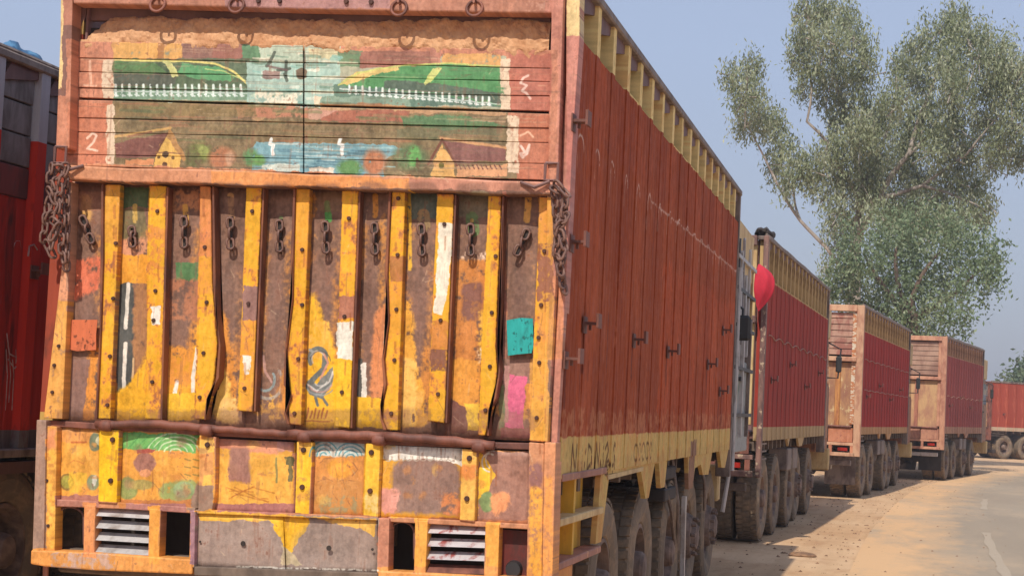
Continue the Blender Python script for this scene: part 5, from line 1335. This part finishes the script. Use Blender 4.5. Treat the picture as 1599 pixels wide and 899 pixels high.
# weathered planks between its posts at the top, pale sill, chalk marks
M['flat0'] = worn('dirty_red_plank', (140, 60, 52), (100, 60, 56), .45, .6, 5)
n_ = int(round(8.9 / .56)); st = 8.9 / n_
for i in range(3, 9):
    for k in range(4):
        j = float(rng.random() - .5) * .01
        MB().box(1.262, 1.288 + j, .06 + i * st + .14, .06 + (i + 1) * st - .01, 2.62 + k * .19 + .005, 2.62 + (k + 1) * .19 - .005).build('side_plank', M['plank'] if k else M['flat0'], T0, bevel=.004)
MB().box(1.27, 1.34, 0, 8.9, 1.08, 1.13).build('side_sill', M['rail'], T0, bevel=.006)
MB().box(1.2, 1.3, 0, 8.9, .98, 1.05).build('side_sill', M['purple'], T0)
M['chalk'] = worn('chalk_paint', (206, 176, 170), (170, 120, 116), .45, .6, 20, rough=.9)
def stroke0(pts, r=.008, X=-5.165):
    q = []
    for x, y in pts:
        Y, Z = on_x(x, y, X); q.append((X - X0 + .0, Y - Y0, Z))
    return q
for pts in ([(44, 400), (46, 384), (53, 382), (58, 390)], [(20, 386), (24, 376), (30, 376), (32, 388)]):
    q = stroke0(pts, X=-5.17 if pts[0][0] > 40 else -5.225); MB().tube(q, .006, 5).build('chalk_mark', M['chalk'], T0)
for i in range(7):
    x = 9 + i * 5; q = stroke0([(x, 545 + (i % 3) * 8), (x + 2, 585), (x - 1, 640 - (i % 2) * 12)], X=-5.222); MB().tube(q, .005, 5).build('painted_line', M['chalk'], T0)
for pts in ([(34, 500), (40, 540), (30, 560), (14, 552), (10, 520)], [(40, 486), (46, 512), (38, 536)], [(12, 560), (22, 575), (34, 562)], [(20, 284), (26, 282), (34, 286), (24, 288)]):
    q = stroke0(pts, X=-5.222); MB().tube(q, .006, 5).build('painted_line', M['chalk'], T0)

# blue tarpaulin bundle on the leftmost truck
bm = bmesh.new(); bmesh.ops.create_icosphere(bm, subdivisions=4, radius=1)
me = bpy.data.meshes.new('tarpaulin'); 
for v in bm.verts:
    n = math.sin(v.co.x * 7 + v.co.y * 5) * .06 + math.sin(v.co.y * 13 + v.co.z * 9) * .05 + math.sin(v.co.x * 21) * .02
    v.co = Vector((v.co.x * (.9 + n), v.co.y * (1.3 + n), max(v.co.z, -.2) * (.2 + n * .8)))
for f in bm.faces: f.smooth = True
bm.to_mesh(me); bm.free(); me.materials.append(worn('blue_tarpaulin_fabric', (96, 150, 190), (70, 110, 150), .4, .6, 3, rough=.5))
o = link(bpy.data.objects.new('tarpaulin', me)); o.scale = (.22, .2, .45); o.location = (-5.42, 9.75, 3.47); o['label'] = 'crumpled blue tarpaulin on top of the leftmost truck'; o['category'] = 'tarpaulin'

# red cloth tied at the rear corner of the second truck
def cloth():
    prof = [(3.10, .01), (3.06, .05), (3.0, .10), (2.92, .125), (2.82, .125), (2.74, .10), (2.67, .065), (2.62, .035), (2.58, .012)]
    v = []; f = []; n = 28
    for j, (z, r) in enumerate(prof):
        for k in range(n):
            t = 2 * math.pi * k / n; q = r * (1 + .12 * math.sin(5 * t + j * .5) + .08 * math.sin(11 * t + j))
            off = -.03 if j in (0,) else 0
            v.append((q * math.cos(t) * .95 + r * .55 - .07, q * math.sin(t) * .7, z - .03 * math.cos(t) * (j > 4)))
    for j in range(len(prof) - 1):
        for k in range(n): f.append((j * n + k, j * n + (k + 1) % n, (j + 1) * n + (k + 1) % n, (j + 1) * n + k))
    me = bpy.data.meshes.new('red_cloth'); me.from_pydata(v, [], f); me.materials.append(M['cloth']); me.polygons.foreach_set('use_smooth', [True] * len(f)); recalc(me)
    o = link(bpy.data.objects.new('red_cloth', me)); X = ray(1193, 445); t = 20.6 / X.y; o.location = (X.x * t, 20.6, X.z * t + EYE - 2.86)
    s = o.modifiers.new('sub', 'SUBSURF'); s.levels = 1; s.render_levels = 1
    o['label'] = 'bulging red cloth bundle tied to the rear corner of the second truck'; o['category'] = 'cloth'
cloth()

# ------------------------------------------------------------------ trees
def leaf_mat(name, c1, c2, c3, trans=.25):
    m, t, b = nodes(name)
    at = N(t, 'ShaderNodeAttribute'); at.attribute_name = 'tint'
    r = N(t, 'ShaderNodeValToRGB'); e = r.color_ramp.elements; e[0].position = 0; e[0].color = c1 + (1,); e[1].position = 1; e[1].color = c3 + (1,)
    k = e.new(.55); k.color = c2 + (1,)
    t.links.new(at.outputs['Fac'], r.inputs[0]); t.links.new(r.outputs[0], b.inputs['Base Color'])
    b.inputs['Roughness'].default_value = .55
    tr = N(t, 'ShaderNodeBsdfTranslucent'); t.links.new(r.outputs[0], tr.inputs[0])
    ms = N(t, 'ShaderNodeMixShader'); ms.inputs[0].default_value = trans
    t.links.new(b.outputs[0], ms.inputs[1]); t.links.new(tr.outputs[0], ms.inputs[2]); t.links.new(ms.outputs[0], t.nodes['Material Output'].inputs[0])
    return m
def bark(name, a, b_): return worn(name, a, b_, .42, .6, 3, rough=.9, stretch=(1, 1, .25))

def crown(parent, clumps, n_leaf, ll, lw, mat, seed, droop=.6, twigs=26, spread=.22, local=Vector((0, 0, 0))):
    g = np.random.default_rng(seed); V_ = []; T_ = []
    for (cx, cy, cz, r) in clumps:
        nt_ = max(6, int(twigs * (r / 1.0) ** 1.6))
        for _ in range(nt_):
            d = g.normal(size=3); d /= np.linalg.norm(d); rr = r * (g.random() ** .45) * (1.18 if g.random() < .25 else 1)
            tc = np.array([cx, cy, cz]) + d * rr * np.array([1, 1, .9]); tint0 = g.random() * .6 + .2
            k = int(n_leaf * (.5 + g.random()))
            c = tc + g.normal(size=(k, 3)) * spread * np.array([.8, .8, 1.7])
            a = g.normal(size=(k, 3)); a[:, 2] -= droop * 2; a /= np.linalg.norm(a, axis=1)[:, None]
            s = np.cross(a, g.normal(size=(k, 3))); s /= np.linalg.norm(s, axis=1)[:, None]
            L_ = ll * (.6 + .8 * g.random((k, 1))); W_ = lw * (.6 + .8 * g.random((k, 1)))
            q = np.stack([c - a * L_ / 2, c + s * W_ / 2, c + a * L_ / 2, c - s * W_ / 2], 1)
            V_.append(q.reshape(-1, 3)); T_.append(np.repeat(np.clip(tint0 + g.normal(size=k) * .16, 0, 1), 4))
    v = np.concatenate(V_) - np.array(local); tn = np.concatenate(T_).astype(np.float32); n = len(v) // 4
    me = bpy.data.meshes.new('crown'); me.vertices.add(len(v)); me.vertices.foreach_set('co', v.astype(np.float32).ravel())
    me.loops.add(4 * n); me.loops.foreach_set('vertex_index', np.arange(4 * n, dtype=np.int32))
    me.polygons.add(n); me.polygons.foreach_set('loop_start', np.arange(0, 4 * n, 4, dtype=np.int32)); me.polygons.foreach_set('loop_total', np.full(n, 4, np.int32))
    me.update(calc_edges=True); at = me.attributes.new('tint', 'FLOAT', 'POINT'); at.data.foreach_set('value', tn)
    me.materials.append(mat); o = link(bpy.data.objects.new('crown', me), parent); return o, n

def branch_path(a, b, g, bend=.12, n=7):
    a = np.array(a, float); b = np.array(b, float); L = np.linalg.norm(b - a); o = g.normal(size=3) * L * bend; o[2] = abs(o[2]) * .3
    return [tuple(a + (b - a) * t + o * math.sin(math.pi * t)) for t in np.linspace(0, 1, n)]

def px_at(x, y, Y):
    v = ray(x, y); t = Y / v.y; return np.array([v.x * t, Y, v.z * t + EYE])

def big_tree():
    TY_ = 62.0; g = np.random.default_rng(5)
    A = [(1145, 118, 24), (1165, 150, 34), (1185, 182, 36), (1160, 200, 18), (1208, 196, 28), (1220, 240, 34), (1250, 262, 32), (1232, 290, 20), (1172, 108, 22), (1270, 285, 24), (1205, 268, 16),
         (1262, 20, 28), (1290, 18, 34), (1318, 34, 30), (1256, 62, 32), (1295, 70, 40), (1335, 62, 30), (1352, 88, 24), (1262, 105, 30), (1302, 118, 38), (1345, 122, 30), (1254, 138, 16), (1290, 152, 26), (1240, 92, 16),
         (1330, 168, 40), (1372, 190, 44), (1340, 208, 38), (1300, 190, 20), (1322, 240, 40), (1370, 240, 44), (1290, 236, 28), (1284, 262, 30),
         (1496, 28, 26), (1470, 48, 34), (1512, 60, 36), (1436, 76, 34), (1478, 96, 44), (1530, 92, 40), (1562, 78, 30), (1578, 104, 30), (1412, 106, 28), (1432, 128, 38), (1486, 142, 46), (1538, 138, 44), (1580, 146, 40), (1610, 120, 40), (1640, 150, 44),
         (1404, 160, 30), (1440, 184, 44), (1492, 196, 44), (1540, 194, 34), (1590, 196, 40), (1418, 222, 40), (1466, 236, 44), (1512, 236, 36), (1560, 226, 26), (1580, 244, 26), (1610, 240, 34), (1546, 256, 22), (1640, 210, 40),
         (1400, 266, 38), (1440, 282, 40), (1352, 280, 40), (1310, 284, 30), (1388, 306, 36), (1486, 284, 36), (1524, 290, 26), (1430, 326, 36), (1478, 322, 34), (1520, 326, 24), (1542, 318, 18), (1350, 316, 26), (1536, 346, 12), (1290, 306, 16), (1400, 342, 30), (1452, 352, 28), (1310, 330, 24), (1370, 336, 30), (1330, 350, 20), (1425, 352, 34), (1480, 350, 26), (1300, 350, 16), (1345, 300, 30), (1500, 340, 22), (1290, 420, 14), (1305, 384, 16)]
    sc_ = TY_ / FPX
    base = px_at(1336, 470, TY_); base[2] = 0
    root = thing('eucalyptus_tree', 'tall pale-trunked eucalyptus with open drooping crown rising behind the parked trucks', 'tree', tuple(base))
    cl = []
    for x, y, r in A:
        c = px_at(x, y, TY_ + g.normal() * 1.3); cl.append((c[0], c[1], c[2], r * sc_ * .82))
    mt = leaf_mat('eucalyptus_leaves', (.12, .15, .07), (.29, .33, .18), (.52, .54, .40), .36)
    o, n = crown(root, cl, 46, .17, .05, mt, 8, droop=.9, twigs=50, spread=.18, local=Vector(base)); tot = n
    bk = bark('pale_eucalyptus_bark', (196, 184, 172), (140, 126, 116)); B = np.array(base)
    def P(x, y, d=0): return px_at(x, y, TY_ + d) - B
    def br(pts, r0_, r1_, nm='limb', par=root):
        q = []
        for i, (a, b_) in enumerate(zip(pts, pts[1:])):
            pp = branch_path(a, b_, g, .05, 5); q += pp if i == len(pts) - 2 else pp[:-1]
        m = len(q); return MB().tube(q, [r0_ + (r1_ - r0_) * i / (m - 1) for i in range(m)], 8).build(nm, bk, par, smooth=True)
    tr = br([np.array([0, 0, -.1]), P(1336, 520), P(1334, 440), P(1338, 370)], .30, .2, 'trunk')
    for pts, a, b_ in (([P(1330, 440), P(1292, 388, -.3), P(1250, 345, -.4), P(1215, 290, -.5), P(1180, 220, -.6), P(1160, 150, -.6)], .085, .02),
                       ([P(1338, 375), P(1350, 300, .2), P(1330, 210, .4), P(1300, 110, .5), P(1290, 30, .4)], .14, .025),
                       ([P(1338, 372), P(1372, 310, -.4), P(1420, 240, -.6), P(1450, 150, -.5), P(1480, 60, -.6)], .14, .025),
                       ([P(1372, 310, -.4), P(1440, 290, -.8), P(1510, 240, -.9), P(1580, 160, -1)], .08, .02),
                       ([P(1345, 330), P(1310, 260, -.6), P(1260, 190, -.8), P(1262, 100, -.8)], .10, .02), ([P(1420, 240, -.6), P(1470, 200, .4), P(1530, 110, .6)], .08, .02),
                       ([P(1350, 300, .2), P(1380, 220, .7), P(1400, 120, .8)], .09, .02), ([P(1250, 345, -.4), P(1240, 300, 0), P(1240, 240, .3)], .05, .015), ([P(1440, 290, -.8), P(1500, 310, -.8), P(1540, 330, -.6)], .06, .015)):
        br(pts, a, b_)
    tw = MB()
    for (cx, cy, cz, r) in cl:
        c = np.array([cx, cy, cz]) - B
        for _ in range(5):
            d = g.normal(size=3) * r * .6; q = [tuple(c - d * .9 + np.array([0, 0, -.3 * r])), tuple(c + g.normal(size=3) * .05), tuple(c + d)]
            tw.tube(q, [.02, .014, .005], 4, caps=False)
    o = tw.build('twigs', bk, root, fix=False); o['kind'] = 'stuff'
    # broad dense tree beside and below it
    T2_ = 57.0; sc2 = T2_ / FPX
    Bq = [(1312, 446, 26), (1290, 470, 20), (1322, 400, 20), (1330, 378, 26), (1372, 372, 34), (1402, 356, 36), (1440, 360, 36), (1482, 366, 34), (1514, 378, 34), (1540, 398, 30), (1552, 428, 24), (1538, 446, 20), (1318, 420, 28), (1350, 414, 38), (1392, 404, 42), (1436, 404, 42), (1480, 410, 40), (1516, 418, 30), (1300, 446, 22), (1336, 456, 34), (1376, 450, 42), (1424, 452, 44), (1468, 456, 42), (1504, 456, 28),
          (1340, 492, 36), (1390, 496, 44), (1440, 500, 44), (1480, 494, 30), (1506, 508, 14), (1556, 404, 12), (1420, 540, 46), (1370, 540, 44), (1462, 536, 34)]
    b2 = px_at(1420, 560, T2_); b2[2] = 0
    r2 = thing('broadleaf_tree', 'dense green round-crowned tree below the eucalyptus, behind the third truck', 'tree', tuple(b2))
    cl2 = []
    for x, y, r in Bq:
        c = px_at(x, y, T2_ + g.normal() * 1.0); cl2.append((c[0], c[1], c[2], r * sc2 * .84))
    m2 = leaf_mat('broad_leaves', (.08, .13, .06), (.20, .27, .14), (.38, .43, .27), .36)
    o, n = crown(r2, cl2, 44, .14, .062, m2, 9, droop=.4, twigs=37, spread=.21, local=Vector(b2)); tot += n
    B2 = np.array(b2)
    q = branch_path(np.array([0, 0, -.1]), px_at(1420, 470, T2_) - B2, g, .05); MB().tube(q, [.3 - .02 * i for i in range(7)], 8).build('trunk', bark('dark_bark', (120, 100, 84), (84, 70, 60)), r2, smooth=True)
    lb = bpy.data.materials['dark_bark']
    for x, y in ((1350, 400), (1400, 380), (1470, 390), (1530, 420), (1340, 470)):
        q = branch_path(px_at(1420, 500, T2_) - B2, px_at(x, y, T2_) - B2, g, .08); MB().tube(q, [.12 - .014 * i for i in range(7)], 6).build('limb', lb, r2, smooth=True)
    print('leaves', tot)
big_tree()

def small_tree(loc, h, r, seed, label, nl=26):
    g = np.random.default_rng(seed); root = thing('background_tree', label, 'tree', loc, 0, 'low trees beyond the parked trucks')
    cl = []
    for _ in range(11):
        a = g.random() * 6.28; q = r * .6 * math.sqrt(g.random()); cl.append((q * math.cos(a), q * math.sin(a), h * (.5 + .38 * g.random()), r * (.34 + .2 * g.random())))
    crown(root, cl, nl, .3, .16, FARLEAF, seed, droop=.2, twigs=26, spread=.3)
    MB().tube([(0, 0, -.1), (.1, 0, h * .3), (0, .1, h * .65)], [.2, .15, .08], 7).build('trunk', bpy.data.materials['dark_bark'], root, smooth=True)
FARLEAF = leaf_mat('far_leaves', (.07, .11, .06), (.14, .19, .1), (.24, .28, .16), .25)
small_tree((7.8, 112, 0), 5.0, 3.0, 21, 'round green tree showing above the farthest truck at the right edge')
for i, (x, y, h, r, lb_) in enumerate(((18, 124, 6, 3.6, 'low green tree beyond the bend, right of the farthest truck'), (-14, 118, 5, 3.2, 'low green tree hidden low behind the third truck'), (-30, 112, 5, 3.4, 'low green tree far behind the nearest truck'),
                                       (-46, 120, 5.5, 3.6, 'low green tree far behind the leftmost truck'), (34, 150, 6.5, 4, 'low green tree farthest to the right beyond the bend'))):
    small_tree((x, y, 0), h, r, 30 + i, lb_)

# ------------------------------------------------------------------ dusty air
hb = MB().box(-735, 735, -735, 735, -1.2, 22).build('haze', [], None, fix=True)
hm = bpy.data.materials.new('dusty_air'); hm.use_nodes = True; t = hm.node_tree
t.nodes.remove(t.nodes['Principled BSDF']); pv = t.nodes.new('ShaderNodeVolumePrincipled')
pv.inputs['Color'].default_value = (.86, .88, .95, 1); pv.inputs['Density'].default_value = .0012; pv.inputs['Anisotropy'].default_value = .2
t.links.new(pv.outputs[0], t.nodes['Material Output'].inputs['Volume']); hb.data.materials.append(hm); hb['kind'] = 'stuff'
